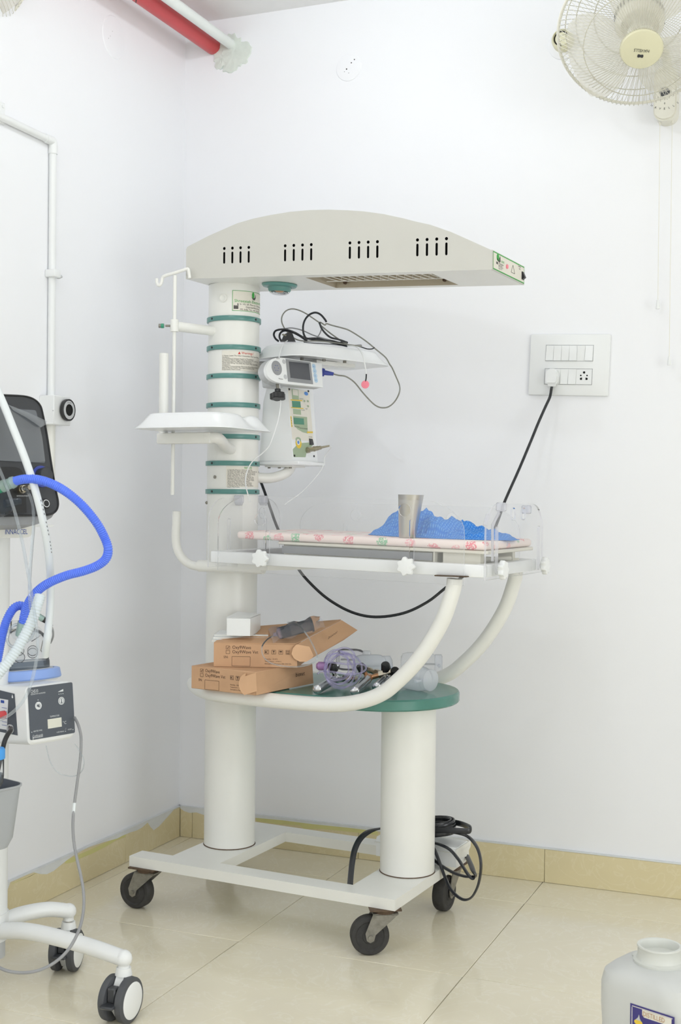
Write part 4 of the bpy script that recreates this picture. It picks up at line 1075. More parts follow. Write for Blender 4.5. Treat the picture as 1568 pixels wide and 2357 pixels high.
# upper bracket and handle
zq = wb(560, 1306, -.105).z; q0 = wb(458, 1303, -.105)
mb = L(); mb.cyl((q0.x, -.105, zq), (.17, -.105, zq), .0165, n=22)
mb.prism([(.10, -.125), (.20, -.135), (.26, -.03), (.26, .06), (.09, .06)], (0, 0, zq-.004), (1, 0, 0), (0, 1, 0), (0, 0, 1), .0225)
mb.build('bed_bracket', M['cream'], warm)
hb = -.105
h_ = [wb(x, y, hb) for x, y in ((407, 1177), (406, 1205), (404.5, 1235), (408, 1262), (420, 1285), (438, 1299), (458, 1304), (470, 1304))]
mb = L(); mb.tube(h_, .0122, 16, sub=4, cap=False); mb.tube(h_, .0102, 16, sub=4, cap=False); mb.build('push_handle', M['cream'], warm)

# ------------------------------------------------------------------ bed with its acrylic walls
SLB = .0175; ZB0 = 1.0013
MBD = MW @ Matrix(((1, 0, 0, 0), (0, 1, 0, 0), (-SLB, 0, 1, ZB0), (0, 0, 0, 1)))
MBI = MBD.inverted()
def D(): return MB(MBD)
def db(x, y, b): return MBI @ on(x, y, MW @ Vector((0, b, 0)), WB)
def da(x, y, a): return MBI @ on(x, y, MW @ Vector((a, 0, 0)), WA)
def dz(x, y, z):
    n = MBD.to_3x3().inverted().transposed() @ Vector((0, 0, 1)); return MBI @ on(x, y, MBD @ Vector((0, 0, z)), n)
A0, A1, B0, B1 = .075, .852, -.225, .185
mb = D(); w = .03
for a0, a1, b0, b1 in ((A0, A1, B0, B0+w), (A0, A1, B1-w, B1), (A0, A0+w, B0+w, B1-w), (A1-w, A1, B0+w, B1-w)):
    mb.box((a0, b0, -.031), (a1, b1, 0), .0035, seg=2)
mb.box((A0+w, B0+w, -.028), (A1-w, B1-w, -.022))
bed = mb.build('bed_frame', M['whited'], warm, 'white enamelled bed frame')
dk0 = db(640, 1248, -.172).x
mb = D(); mb.box((dk0, -.172, .0235), (.845, .178, .0325), .002); mb.build('mattress_board', M['board'], bed)
dr1 = db(1001, 1278, -.166).x
mb = D(); mb.box((dk0+.005, -.15, -.018), (dr1, .14, .0225), .002); mb.box((dr1-.004, -.166, -.002), (dr1, .14, .0235)); drw = mb.build('drawer', M['board'], bed)
mb = D(); mb.box((dk0+.01, -.168, .001), (dr1-.006, -.166, .0205)); mb.build('drawer_window', M['grey'], drw, 'grey front of the drawer')
mb = D(); mb.box((dr1+.02, -.16, -.004), (.82, -.135, .0235)); 
mb.tube([(dr1+.01, -.15, -.01), (.70, -.06, -.002), (.83, .04, .006)], .006, 8, sub=1); mb.tube([(.63, -.12, -.012), (.83, .10, .0)], .005, 8, sub=1); mb.build('tilt_bar', M['board'], bed)
mb = D()
for a in (.2, .45, .8): mb.box((a-.02, .08, -.02), (a+.02, .1, .0235))
mb.build('board_support', M['board'], bed)

def acrylic(outer, holes, fn, nrm, name):
    """sheet of clear acrylic: fn maps outline coordinates to bed coordinates, nrm is its thickness vector"""
    mb = D(); nrm = Vector(nrm)
    for off in (Vector((0, 0, 0)), nrm):
        V, F = sheet(outer, holes, lambda p, q: fn(p, q)+off); mb.add(V, F, 0)
    for lp in [outer]+holes:
        V = []
        for p in lp: V += [fn(*p), fn(*p)+nrm]
        n = len(lp); mb.add(V, [(2*k, 2*((k+1) % n), 2*((k+1) % n)+1, 2*k+1) for k in range(n)], 1)
    return mb.build(name, [M['acryl'], M['acryledge']], warm, 'clear acrylic side wall with rounded corners')
def wallshape(x0, x1, z0, z1, rx, rz, n=9):
    P = [(x0, z0), (x1, z0)]
    P += [(x1-rx+rx*math.cos(t), z1-rz+rz*math.sin(t)) for t in [PI/2*k/n for k in range(n+1)]]
    P += [(x0+rx-rx*math.sin(t), z1-rz+rz*math.cos(t)) for t in [PI/2*k/n for k in range(n+1)]]
    return P
def slot(x, z0, z1, r): return [(x+r*math.cos(PI+PI*k/8), z0+r*math.sin(PI+PI*k/8)) for k in range(9)] + [(x+r*math.cos(PI*k/8), z1+r*math.sin(PI*k/8)) for k in range(9)]
PB = -.2365
fa0, fa1 = db(503, 1240, PB).x, db(1070, 1240, PB).x
fz0, fz1 = db(900, 1337, PB).z, db(780, 1146, PB).z
k1, k2 = db(607, 1285, PB), db(942, 1303, PB)
h1 = db(933, 1174, PB); h2 = db(600, 1196, PB); h3 = db(760, 1178, PB)
holes = [slot(db(949, 1240, PB).x, k2.z-.006, db(949, 1200, PB).z, .0058), slot(db(617, 1250, PB).x, k1.z-.006, db(617, 1226, PB).z, .0058),
         circ(.0165, 22, (h1.x, h1.z)), circ(.0165, 22, (h2.x, h2.z))]
front = acrylic(wallshape(fa0, fa1, fz0, fz1, .12, .075), holes, lambda a, z: Vector((a, PB, z)), (0, -.004, 0), 'acrylic_wall')
EA = .862
eb0, eb1 = da(1115, 1250, EA).y, da(1246, 1250, EA).y
ez0, ez1 = da(1114, 1336, EA).z, da(1185, 1160, EA).z
g1, g2 = da(1142, 1311, EA), da(1240, 1301, EA)
hh = da(1188, 1172, EA)
end = acrylic(wallshape(eb0, eb1, ez0, ez1, .085, .07), [slot(g1.y-.004, g1.z-.006, g1.z+.1, .0055), slot(g2.y-.012, g2.z-.006, g2.z+.1, .0055), circ(.016, 22, (hh.y-.03, hh.z-.012)), circ(.016, 22, (hh.y+.05, hh.z-.012))],
    lambda b, z: Vector((EA, b, z)), (.005, 0, 0), 'acrylic_wall')
mb = D(); q0, q1, q2 = da(1134, 1292, EA-.006), da(1134, 1208, EA-.006), da(1149, 1180, EA-.006)
mb.tube([q0, q1, q2], .006, 6, sub=1, flat=(1, .5)); mb.tube([da(1117, 1210, EA+.003), da(1124, 1185, EA+.003)], .006, 6, sub=1); mb.build('edge_strip', M['acryledge'], end)
mb = D()
for x, y in ((1154, 1166), (1212, 1172)):
    q = da(x, y, EA); mb.box((EA-.012, q.y-.008, q.z-.012), (EA+.012, q.y+.008, q.z+.010), .003)
mb.build('tube_clip', M['acryledge'], end)
RBk = B1+.0115
rear = acrylic(wallshape(fa0+.01, .80, -.045, .135, .1, .07), [slot(k1.x+.02, -.02, .07, .0055), slot(k2.x, -.02, .07, .0055), circ(.016, 20, (.3, .1)), circ(.016, 20, (.6, .1))], lambda a, z: Vector((a, RBk, z)), (0, .004, 0), 'acrylic_wall')
HA = A0-.0115
head = acrylic(wallshape(B0+.01, B1-.01, -.045, .142, .08, .065), [slot(-.11, -.02, .08, .0055), slot(.09, -.02, .08, .0055), circ(.02, 22, (-.01, .095)), circ(.016, 20, (.07, .1))], lambda b, z: Vector((HA, b, z)), (-.004, 0, 0), 'acrylic_wall')
mb = D()
for b_ in (-.06, .075):
    mb.box((HA-.012, b_-.010, .128), (HA+.010, b_-.004, .15), .002); mb.box((HA-.012, b_+.004, .128), (HA+.010, b_+.010, .15), .002); mb.box((HA-.010, b_-.008, .122), (HA+.008, b_+.008, .13), .002)
mb.build('tube_clip', M['acryledge'], head)
def knob(c, ax, par):
    """eight-lobed white clamping knob"""
    ax = Vector(ax); u = Vector((0, 1, 0)) if abs(ax.x) > .5 else Vector((1, 0, 0)); v = Vector((0, 0, 1)); n = 64; secs = []
    def r(t): return .0215+.0026*math.cos(7*t)
    for sc, hh_ in ((.3, 0), (.42, .001), (.42, .006), (.93, .007), (1, .009), (1, .018), (.94, .0205), (.6, .0215)):
        secs.append([c + ax*hh_ + u*(r(2*PI*k/n)*sc*math.cos(2*PI*k/n)) + v*(r(2*PI*k/n)*sc*math.sin(2*PI*k/n)) for k in range(n)])
    mb = D(); mb.ring(secs); mb.build('clamp_knob', M['white'], par, 'white lobed clamping knob')
knob(k1+Vector((0, -.004, 0)), (0, -1, 0), front); knob(k2+Vector((0, -.004, 0)), (0, -1, 0), front)
knob(g1+Vector((.005, 0, 0)), (1, 0, 0), end); knob(g2+Vector((.005, 0, 0)), (1, 0, 0), end)

# ------------------------------------------------------------------ mattress, towel, tumbler
mb = D(); mb.box((.128, -.180, .0335), (.842, .176, .0545), .0085, seg=3)
mb.top('mattress', M['mattress'], 'thin cream mattress with a pink floral print inside the acrylic walls', 'mattress')
MT = .0552
ta0, ta1 = db(843, 1220, -.06).x, db(1182, 1240, -.03).x
hx = [(843, .004), (856, .018), (880, .040), (905, .058), (935, .062), (965, .056), (1000, .050), (1030, .047), (1056, .036), (1075, .026), (1110, .022), (1150, .013), (1172, .008), (1182, .003)]
hs = [((x-843)/(1182-843), h) for x, h in hx]
def hf(t):
    for (t0, h0), (t1, h1_) in zip(hs[:-1], hs[1:]):
        if t0 <= t <= t1: return lerp(h0, h1_, (t-t0)/(t1-t0))
    return 0
random.seed(11); nu, nv = 110, 64; top_v = []; uv = []
from mathutils import noise
for i in range(nu+1):
    t = i/nu; a = lerp(ta0, ta1, t)
    fr = -.045-.075*math.sin(PI*min(1, t*1.05))**.6; bk = .02+.10*math.sin(PI*t)**.7
    for j in range(nv+1):
        s = j/nv; b = lerp(fr, bk, s)
        pr = math.sin(PI*min(1, max(0, s)))**.55
        pk = math.exp(-((s-.52)/.30)**2)
        h = hf(t)*(.35*pr+.65*pk*pr)
        f1 = noise.noise(Vector((a*14+3, b*18, 1.3))); f2 = noise.noise(Vector((a*38, b*30+5, 7.1)))
        f3 = abs(noise.noise(Vector((a*9+b*12, b*16-a*7, 3.3))))
        edge = min(1, min(s, 1-s)*7)*min(1, min(t, 1-t)*12)
        h = h*(1+.42*f1) + edge*(.011*f2*min(1, hf(t)*30) + .034*(f3-.2)*min(1, hf(t)*26))
        rd_ = (1-abs(((a*11+b*17+1.5*f1) % 1)*2-1))**1.6; r2_ = (1-abs(((a*19-b*12+1.2*f2) % 1)*2-1))**1.8
        h = h + edge*min(1, hf(t)*22)*(.012*(rd_-.4)+.007*(r2_-.4))
        h = max(h, .0012+.0014*edge)
        top_v.append(Vector((a+.006*f2*edge, b+.006*f1*edge, MT+h))); uv.append((a*3.2, b*3.2))
N1 = nv+1; F = []
for i in range(nu):
    for j in range(nv): F.append((i*N1+j, (i+1)*N1+j, (i+1)*N1+j+1, i*N1+j+1))
bot = [Vector((p.x, p.y, MT)) for p in top_v]; o = len(top_v); V = top_v+bot
F += [tuple(o+k for k in reversed(f)) for f in F[:]]
rim = [i*N1 for i in range(nu+1)] + [nu*N1+j for j in range(1, nv+1)] + [i*N1+nv for i in range(nu-1, -1, -1)] + [j for j in range(nv-1, 0, -1)]
for k in range(len(rim)): p, q = rim[k], rim[(k+1) % len(rim)]; F.append((p, q, o+q, o+p))
mb = D(); mb.add(V, F); mb.uv = uv+uv
tw = mb.top('towel', M['towel'], 'crumpled blue waffle towel lying on the floral mattress', 'towel')
tb = -.142
q0, q1 = db(918, 1239, tb), db(957, 1240, tb); r0 = (q1.x-q0.x)/2*.92; cx = (q0.x+q1.x)/2
q2, q3 = db(917, 1138, tb), db(976, 1138, tb); r1 = (q3.x-q2.x)/2*.92; cx2 = (q2.x+q3.x)/2; hgt = q2.z-MT
mb = MB(MBD @ Matrix(((1, 0, (cx2-cx)/hgt, cx), (0, 1, 0, tb), (0, 0, 1, MT), (0, 0, 0, 1))))
mb.lathe([(0, 0), (r0*.95, 0), (r0, .003), (r1*1.0, hgt-.002), (r1*1.015, hgt), (r1*.985, hgt), (r1*.97, hgt-.004), (r0*.97, .005), (0, .004)], n=48)
mb.top('tumbler', M['steel'], 'tall brushed steel tumbler standing in front of the blue towel', 'tumbler')

# ------------------------------------------------------------------ cardboard boxes, carton, booklets
def card_box(BL, BR, h, dep, name, lab, lid=False, dl=None):
    """mailer box: printed front between BL and BR, open flaps on its right"""
    U = (BR-BL); w = U.length; U = U.normalized(); Vd = Vector((-U.y, U.x, 0)); Z = Vector((0, 0, 1))
    T = MW @ frame(BL, U, Vd, Z)
    t = thing(name, lab, 'box', T, 'mailer boxes on the shelf')
    mb = MB(T)
    if lid: # hollow tray under the lifted lid
        th = .003
        mb.box((0, 0, 0), (w, dep, th)); mb.box((0, 0, th), (w, th, h)); mb.box((0, dep-th, th), (w, dep, h)); mb.box((0, th, th), (th, dep-th, h)); mb.box((w-th, th, th), (w, dep-th, h))
    else: mb.box((0, 0, 0), (w, dep, h), .0015)
    mb.build('box_body', M['card'], t)
    F_ = lambda u, v: Vector((u, -.0004, v)); k = w/.217
    mb = MB(T); tx = lambda s, x, z, sz, wd=None: mb.text(s, sz, lambda u, v: F_(x+u, z+v), width=wd)
    tx('Oxy9Wave', .049*k, h-.0135, .0125, .049*k); tx('Oxy9Wave Vet', .049*k, h-.0255, .0125, .068*k); tx('SN:', .026*k, h-.0385, .009)
    for z0 in (h-.0145, h-.0265):
        x0, x1 = .032*k, .042*k
        for a, b in (((x0, z0), (x1, z0)), ((x1, z0), (x1, z0+.0085)), ((x1, z0+.0085), (x0, z0+.0085)), ((x0, z0+.0085), (x0, z0))):
            mb.tube([F_(*a), F_(*b)], .00035, 4, sub=1)
    for a, b in (((.0345*k, h-.0105), (.0365*k, h-.0125)), ((.0365*k, h-.0125), (.0405*k, h-.0075))): mb.tube([F_(*a), F_(*b)], .0005, 4, sub=1)
    x0, x1, z0, z1 = .048*k, .096*k, h-.059, h-.034
    for a, b in (((x0, z0), (x1, z0)), ((x1, z0), (x1, z1)), ((x1, z1), (x0, z1)), ((x0, z1), (x0, z0))): mb.tube([F_(*a), F_(*b)], .00035, 4, sub=1)
    for i in range(4):   # handling marks
        x = (.134+.0185*i)*k; z = h-.026; s = .0105
        for a, b in (((x, z), (x+s, z)), ((x+s, z), (x+s, z+s)), ((x+s, z+s), (x, z+s)), ((x, z+s), (x, z))): mb.tube([F_(*a), F_(*b)], .00035, 4, sub=1)
        c = x+s/2
        if i == 0:
            for a, b in (((x+.002, z+.002), (x+.002, z+.0085)), ((x+.002, z+.005), (x+.008, z+.0085)), ((x+.002, z+.005), (x+.008, z+.002))): mb.tube([F_(*a), F_(*b)], .0006, 4, sub=1)
        if i == 1: mb.add([F_(*q) for q in ((c-.003, z+.0088), (c+.003, z+.0088), (c+.0006, z+.0048), (c+.0006, z+.0022), (c+.0025, z+.0015), (c-.0025, z+.0015), (c-.0006, z+.0022), (c-.0006, z+.0048))], [tuple(range(8))])
        if i == 2:
            mb.add([F_(c+.004*math.cos(PI*q/8), z+.0055+.0032*math.sin(PI*q/8)) for q in range(9)], [tuple(range(9))]); mb.tube([F_(c, z+.0055), F_(c, z+.002), F_(c+.0015, z+.002)], .0004, 4, sub=1)
        if i == 3:
            for d in (-.0022, .0022): mb.tube([F_(c+d, z+.0015), F_(c+d, z+.0088)], .0006, 4, sub=1); mb.add([F_(c+d-.0016, z+.0072), F_(c+d+.0016, z+.0072), F_(c+d, z+.0095)], [(0, 1, 2)])
            mb.tube([F_(c-.0035, z+.0015), F_(c+.0035, z+.0015)], .0005, 4, sub=1)
    for i, s in enumerate(('Humidity : 10-95%', 'Temperature : -10-40 C', 'Atmospheric Pressure 700-1060 hPa')): tx(s, .134*k, h-.041-.0062*i, .0048, (.034, .044, .07)[i]*k)
    mb.build('lettering', M['ink'], t)
    return t, T, w
lz = .6305
BL_, BR_ = wz(440, 1584, lz), wz(588, 1601, lz); lh = wb(440, 1532, BL_.y).z-lz
low, TL, wL = card_box(BL_, BR_, lh, .155, 'cardboard_box', 'lower brown mailer box with side flaps open, lying on the green shelf')
def flap(T, P, th, name, par, m=None):
    """card flap: polygon P in box coordinates with a card thickness along its normal"""
    P = [Vector(p) for p in P]; n = (P[1]-P[0]).cross(P[2]-P[1]).normalized(); mb = MB(T); k = len(P)
    mb.add(P+[p+n*th for p in P], [tuple(range(k)), tuple(range(k, 2*k))] + [(i, (i+1) % k, k+(i+1) % k, k+i) for i in range(k)]); return mb.build(name, m or M['card'], par)
sd = .262   # lower box: long right flap reaching back past the body, and its rounded ear on the front
flap(TL, [(wL+.001, 0, .002), (wL+.006, sd*.98, .002), (wL-.002, sd, lh*.93), (wL-.003, 0, lh-.001)], .0025, 'side_flap', low)
ear = [(wL+.002, -.003, lh*.985), (wL-.03, -.004, lh*.80)] + [(wL-.021-.03*math.sin(t), -.0045, lh*.44-.03*math.cos(t)*-1) for t in [PI*.08+PI*.8*k/10 for k in range(11)]] + [(wL+.006, -.003, .012)]
flap(TL, ear, .0018, 'ear_flap', low, M['cardl'])
ftx = lambda y, z, off=.0034: Vector((wL+.003+.004*y/sd+off, y, z))
mb = MB(TL); mb.text('bionet', .017, lambda u, v: ftx(.17+u, .030+v)); mb.build('lettering', M['ink'], low)
uz = lz+lh+.001
BL2, BR2 = wz(492, 1534, uz), wz(682, 1537, uz); uh = wb(491, 1481, BL2.y).z-uz
upp, TU, wU = card_box(BL2, BR2, uh, .15, 'cardboard_box', 'upper brown mailer box with its lid lifted, on the lower box', lid=True)
TUI = (TU.inverted())
def ub(x, y, yy): return TUI @ on(x, y, TU @ Vector((0, yy, 0)), TU.to_3x3() @ Vector((0, 1, 0)))
B2 = ub(785, 1428, .16)
lidP = [Vector((0, 0, uh)), Vector((wU-.002, 0, uh+.0005)), B2, Vector((.03, .16, uh+.012))]
lidP[3].z = lidP[0].z + (B2.z-uh)*.45
flap(TU, lidP, .003, 'lid', upp)
C2 = ub(822, 1451, .15); D2 = ub(742, 1500, .06)
flap(TU, [Vector((wU-.001, -.001, uh)), ub(716, 1516, .02), ub(790, 1474, .12), C2, B2+Vector((.0005, 0, 0))], .0025, 'side_flap', upp)
e_ = [ub(682, 1483, -.004), ub(674, 1492, -.006), ub(671, 1505, -.007), ub(677, 1516, -.007), ub(690, 1523, -.006), ub(705, 1523, -.004), ub(717, 1516, .0), ub(722, 1509, .006), ub(712, 1488, .004)]
flap(TU, e_, .0018, 'ear_flap', upp, M['cardl'])
flap(TU, [(wU, 0, .0), (wU+.014, .15, 0), (wU+.010, .15, uh*.9), (wU-.0, .0, uh*.9)], .0025, 'side_flap', upp)
mb = MB(TU); q = ub(752, 1472, .055); q2 = ub(772, 1458, .09); dv = (q2-q).normalized()
sup_ = Vector((-dv.y*0, 0, 1)); mb.text('bionet', .013, lambda u, v: q + dv*u + Vector((.30, .1, .95))*v + Vector((.004, -.004, .001)), width=.045); mb.build('lettering', M['ink'], upp)
mb = MB(TU); s0 = Vector((wU+.0055, .03, uh*.42)); mb.box((wU+.003, .035, uh*.30), (wU+.016, .085, uh*.52)); mb.build('tuck_slot', M['hole'], upp)
# booklets and the white carton
random.seed(5)
kz = uz+uh+.002
nb = 3
for i in range(nb):
    z0 = kz+.0062*i; P0 = wz(488+3*i, 1477-6.2*i, z0); P1 = wz(634-6*i, 1479-6.2*i, z0)
    U = (P1-P0); w = U.length; U.normalize(); T = MW @ frame(P0, U, Vector((-U.y, U.x, 0)), Vector((0, 0, 1)))
    t = thing('booklet', ('white booklet lying lowest on the upper mailer box', 'white booklet between two others on the upper mailer box', 'white booklet lying directly under the small white carton')[i], 'booklet', T, 'booklets under the white carton')
    MB(T).box((0, 0, .0006), (w, .105, .0052)).build('pages', M['offw'], t)
    mb = MB(T); mb.box((-.001, -.001, 0), (w+.001, .106, .0006)); mb.box((-.001, -.001, .0052), (w+.001, .106, .0058)); mb.box((-.0012, -.001, 0), (-.0004, .106, .0058)); mb.build('cover', M['white'], t)
cz = kz+.0062*nb+.0004
P0 = wz(521.5, 1463, cz); P1 = wz(576, 1464.5, cz); U = P1-P0; w = U.length; U.normalize(); T = MW @ frame(P0, U, Vector((-U.y, U.x, 0)), Vector((0, 0, 1)))
ch_ = wb(521, 1421, P0.y).z-cz
t = thing('carton', 'small plain white carton standing on the booklets', 'box', T)
MB(T).box((0, 0, 0), (w, .125, ch_-.001), .0008).build('carton_body', M['white'], t)
flap(T, [(-.0006, -.001, ch_-.0005), (w+.0006, -.001, ch_+.0002), (w+.0006, .1255, ch_+.0002), (-.0006, .1255, ch_+.0035)], .0008, 'carton_lid', t, M['white'])

# ------------------------------------------------------------------ syringe in its pack with a loop of thin line
sb = BL2.y+.07
s0, s1 = wb(646, 1457, sb), wb(716, 1438, sb+.05)
ax = (s1-s0).normalized(); T = MW
t = thing('syringe', 'large clear syringe with grey barrel in a thin pack on the upper mailer box', 'syringe', MW @ Matrix.Translation(s0))
mb = L(); mb.cyl(s0, s1, .0165, n=28); mb.build('barrel', M['smoke'], t)
mb = L(); mb.lathe([(.0165, 0), (.0155, -.006), (.005, -.011), (.0045, -.02), (0, -.02)], s0, ax, 24); mb.build('nozzle', M['pvcl'], t)
mb = L(); mb.cyl(s0+ax*.012, s0+ax*.026, .0158, n=28); mb.cyl(s0+ax*.001, s0+ax*.012, .006, .0158, 28); mb.build('rubber_plunger', M['rubber'], t)
mb = L(); mb.cyl(s1, s1+ax*.004, .02, n=24); mb.build('finger_flange', M['smoke'], t)
u_, v_ = perp(ax); mb = L(); n = 16; V = []; cup = Vector((0, 0, 1))
side = ax.cross(cup).normalized(); cup = side.cross(ax)
for i in range(n+1):
    f = i/n; c = lerp(s0-ax*.03, s1+ax*.03, f)
    for j in range(9):
        g = j/8*2-1; V.append(c+side*(.042*g)+cup*(.0185*(1-abs(g))**.6+.004*math.sin(f*17+g*5)-.012*abs(g)))
mb.add(V, [(i*9+j, i*9+j+1, (i+1)*9+j+1, (i+1)*9+j) for i in range(n) for j in range(8)]); mb.build('wrapper', M['bag'], t)
ln = [(640, 1463, 0), (628, 1464, -.01), (613, 1474, -.045), (603, 1490, -.08), (606, 1510, -.082), (620, 1524, -.083), (645, 1532, -.085), (680, 1535, -.086), (710, 1530, -.085), (727, 1521, -.075), (730, 1508, -.07), (718, 1480, -.06), (705, 1459, -.05), (692, 1443, -.03), (680, 1434, -.01), (662, 1433, .005)]
mb = L(); mb.tube([wb(x, y, sb+d) for x, y, d in ln], .0019, 8, sub=5); mb.build('thin_line', M['pvc'], t)

# ------------------------------------------------------------------ flowmeters, bottles, coil of tubing on the shelf
SZ = .6304
def flowmeter(p_end, p_body, knob_at, lab, nutdir, brass=False):
    """glass tube from its capped end to a chrome body; knob and inlet nut on the body"""
    p_end, p_body, kn = Vector(p_end), Vector(p_body), Vector(knob_at); ax = (p_body-p_end).normalized()
    t = thing('flowmeter', lab, 'flowmeter', MW @ Matrix.Translation((p_end.x, p_end.y, SZ)), 'oxygen flowmeters on the shelf')
    mb = L(); mb.cyl(p_end+ax*.006, p_body, .0115, n=24); mb.build('flow_tube', M['flow'], t)
    mb = L(); mb.cyl(p_end+ax*.003, p_body, .005, n=12); mb.build('inner_tube', M['lgrey'], t)
    mb = L(); mb.lathe([(0, 0), (.0085, 0), (.0115, .002), (.0118, .007), (.0095, .008)], p_end, ax, 24); mb.build('end_cap', M['chrome'], t)
    mb = L(); mb.cyl(p_body-ax*.004, p_body+ax*.012, .0135, n=6); mb.cyl(p_body+ax*.012, p_body+ax*.028, .011, n=20)
    kd = (kn-(p_body+ax*.018)); 
    mb.cyl(p_body+ax*.018, p_body+ax*.018+kd*.8, .006, n=14); nd = Vector(nutdir).normalized(); pb_ = p_body+ax*.018
    mb.cyl(pb_, pb_+nd*.03, .007, n=14); body = mb.build('valve_body', M['brass'] if brass else M['chrome'], t)
    mb = L(); mb.cyl(pb_+nd*.03, pb_+nd*.043, .012, n=6); mb.cyl(pb_+nd*.043, pb_+nd*.06, .007, n=12); mb.cyl(pb_+nd*.06, pb_+nd*.072, .0085, n=6); mb.build('inlet_nut', M['nickel'], body)
    kd.normalize(); n = 28; u, v = perp(kd); secs = []
    for h_, r_ in ((-.011, .0125), (-.010, .0135), (.009, .0115), (.012, .0095), (.0122, .004)):
        secs.append([kn+kd*h_+u*((r_+.0006*(-1)**k)*math.cos(2*PI*k/n))+v*((r_+.0006*(-1)**k)*math.sin(2*PI*k/n)) for k in range(n)])
    mb = L(); mb.ring(secs); mb.build('knob', M['black'], t, 'black ribbed knob')
r_ = .0122
def fm(xe, ye, xb, yb, kx, ky, be, bb_, lab, nd, brass=False):
    e = wz(xe, ye, SZ+r_); b_ = wz(xb, yb, SZ+r_+.006); k = wb(kx, ky, b_.y+.0); flowmeter(e, b_, k, lab, nd, brass)
fm(729, 1588, 768, 1566, 766, 1536, 0, 0, 'flowmeter partly under the coiled lilac tubing, chrome end cap beside the lower mailer box', (1, -.2, .1))
fm(816, 1592, 846, 1563, 833, 1538, 0, 0, 'flowmeter lying right of the coiled tubing with a copper coloured valve body', (.8, .3, .25), True)
fm(866, 1582, 888, 1562, 888, 1535, 0, 0, 'flowmeter behind the bent bed rail with the tallest standing black knob', (-.9, .25, .2))
fm(892, 1576, 908, 1564, 910, 1547, 0, 0, 'flowmeter whose black knob shows directly beside the bent bed rail', (-.6, .7, .1))
def bottle(c, ax, r, ln, lab, m='bottle', noz=True):
    c, ax = Vector(c), Vector(ax).normalized()
    t = thing('humidifier_bottle', lab, 'bottle', MW @ Matrix.Translation((c.x, c.y, SZ)), 'humidifier bottles on the shelf')
    mb = L(); mb.lathe([(0, 0), (r*.6, 0), (r*.92, .006), (r, .018), (r, ln-.022), (r*.93, ln-.008), (r*.78, ln)], c, ax, 32); mb.build('bottle_body', M[m], t)
    mb = L(); mb.lathe([(r*.80, ln-.001), (r*.86, ln+.001), (r*.86, ln+.018), (r*.7, ln+.021), (0, ln+.022)], c, ax, 28); cp = mb.build('cap', M['bottle'], t)
    if noz:
        u, v = perp(ax); q = c+ax*(ln+.010); mb = L()
        mb.cyl(q, q+u*(r*.86+.022), .0035, n=12); mb.cyl(q+u*(r*.86+.016), q+u*(r*.86+.022), .0045, n=12); mb.build('nozzle', M['bottle'], cp)
    mb = L(); mb.cyl(c+ax*.012, c+ax*(ln+.002), .003, n=10); mb.build('dip_tube', M['lgrey'], t)
def bz(x, y, r): return wz(x, y, SZ+r)
bottle(bz(934, 1560, .034)+Vector((-.02, .03, 0)), (.93, -.36, 0), .034, .085, 'white humidifier bottle lying in front on the shelf, nozzle pointing right')
bottle(bz(930, 1528, .033)+Vector((-.01, .0, 0)), (.9, .42, .0), .033, .10, 'clear humidifier bottle lying farthest right on the shelf with its neck outward', 'clearb')
bottle(bz(800, 1536, .033)+Vector((.01, .03, 0)), (.75, .66, 0), .033, .085, 'cloudy humidifier bottle lying behind the black knobs', 'bottle')
bottle(bz(765, 1522, .033)+Vector((-.01, .05, 0)), (.95, .3, 0), .033, .08, 'cloudy humidifier bottle farthest left, behind the coiled lilac tubing', 'bag', False)
# coil
cc = wb(784, 1537, -.155); rr = .041
t = thing('coiled_tubing', 'coil of clear lilac tubing with a purple connector lying on the flowmeters', 'tubing', MW @ Matrix.Translation((cc.x, cc.y, SZ)))
random.seed(21); P = []
Un = Vector((.88, .30, .10)).normalized(); Vn = Vector((-.12, .15, 1)).normalized()
for k in range(6*14):
    a = 2*PI*k/14; i = k/14; dr = 1+.16*math.sin(i*2.1)-.10*(i % 3 == 0); of = Vector((.010*math.sin(i*1.7), -.002*i+.012*math.sin(a+i*1.3), .008*math.cos(i*2.3)))
    P.append(cc+Un*(rr*dr*math.cos(a)*.93)+Vn*(rr*dr*math.sin(a))+of)
mb = L(); mb.tube(P, .0023, 8, sub=3); mb.build('loops', M['pvcl'], t)
wr = [wb(x, y, -.19) for x, y in ((756, 1524), (775, 1526), (800, 1529), (822, 1528), (840, 1531), (842, 1541), (830, 1549), (812, 1552), (795, 1551), (770, 1547), (750, 1545), (738, 1546), (731, 1551))]
mb = L(); mb.tube(wr, .0024, 8, sub=5); mb.build('wrapped_turn', M['pvcl'], t)
q0, q1 = wb(731, 1533, -.17), wb(752, 1533, -.165)
mb = L(); mb.lathe([(0, -.003), (.007, -.002), (.0115, .004), (.011, .018), (.009, .026), (0, .028)], q0, (q1-q0), 20); mb.build('connector', M['purple'], t, 'purple connector')

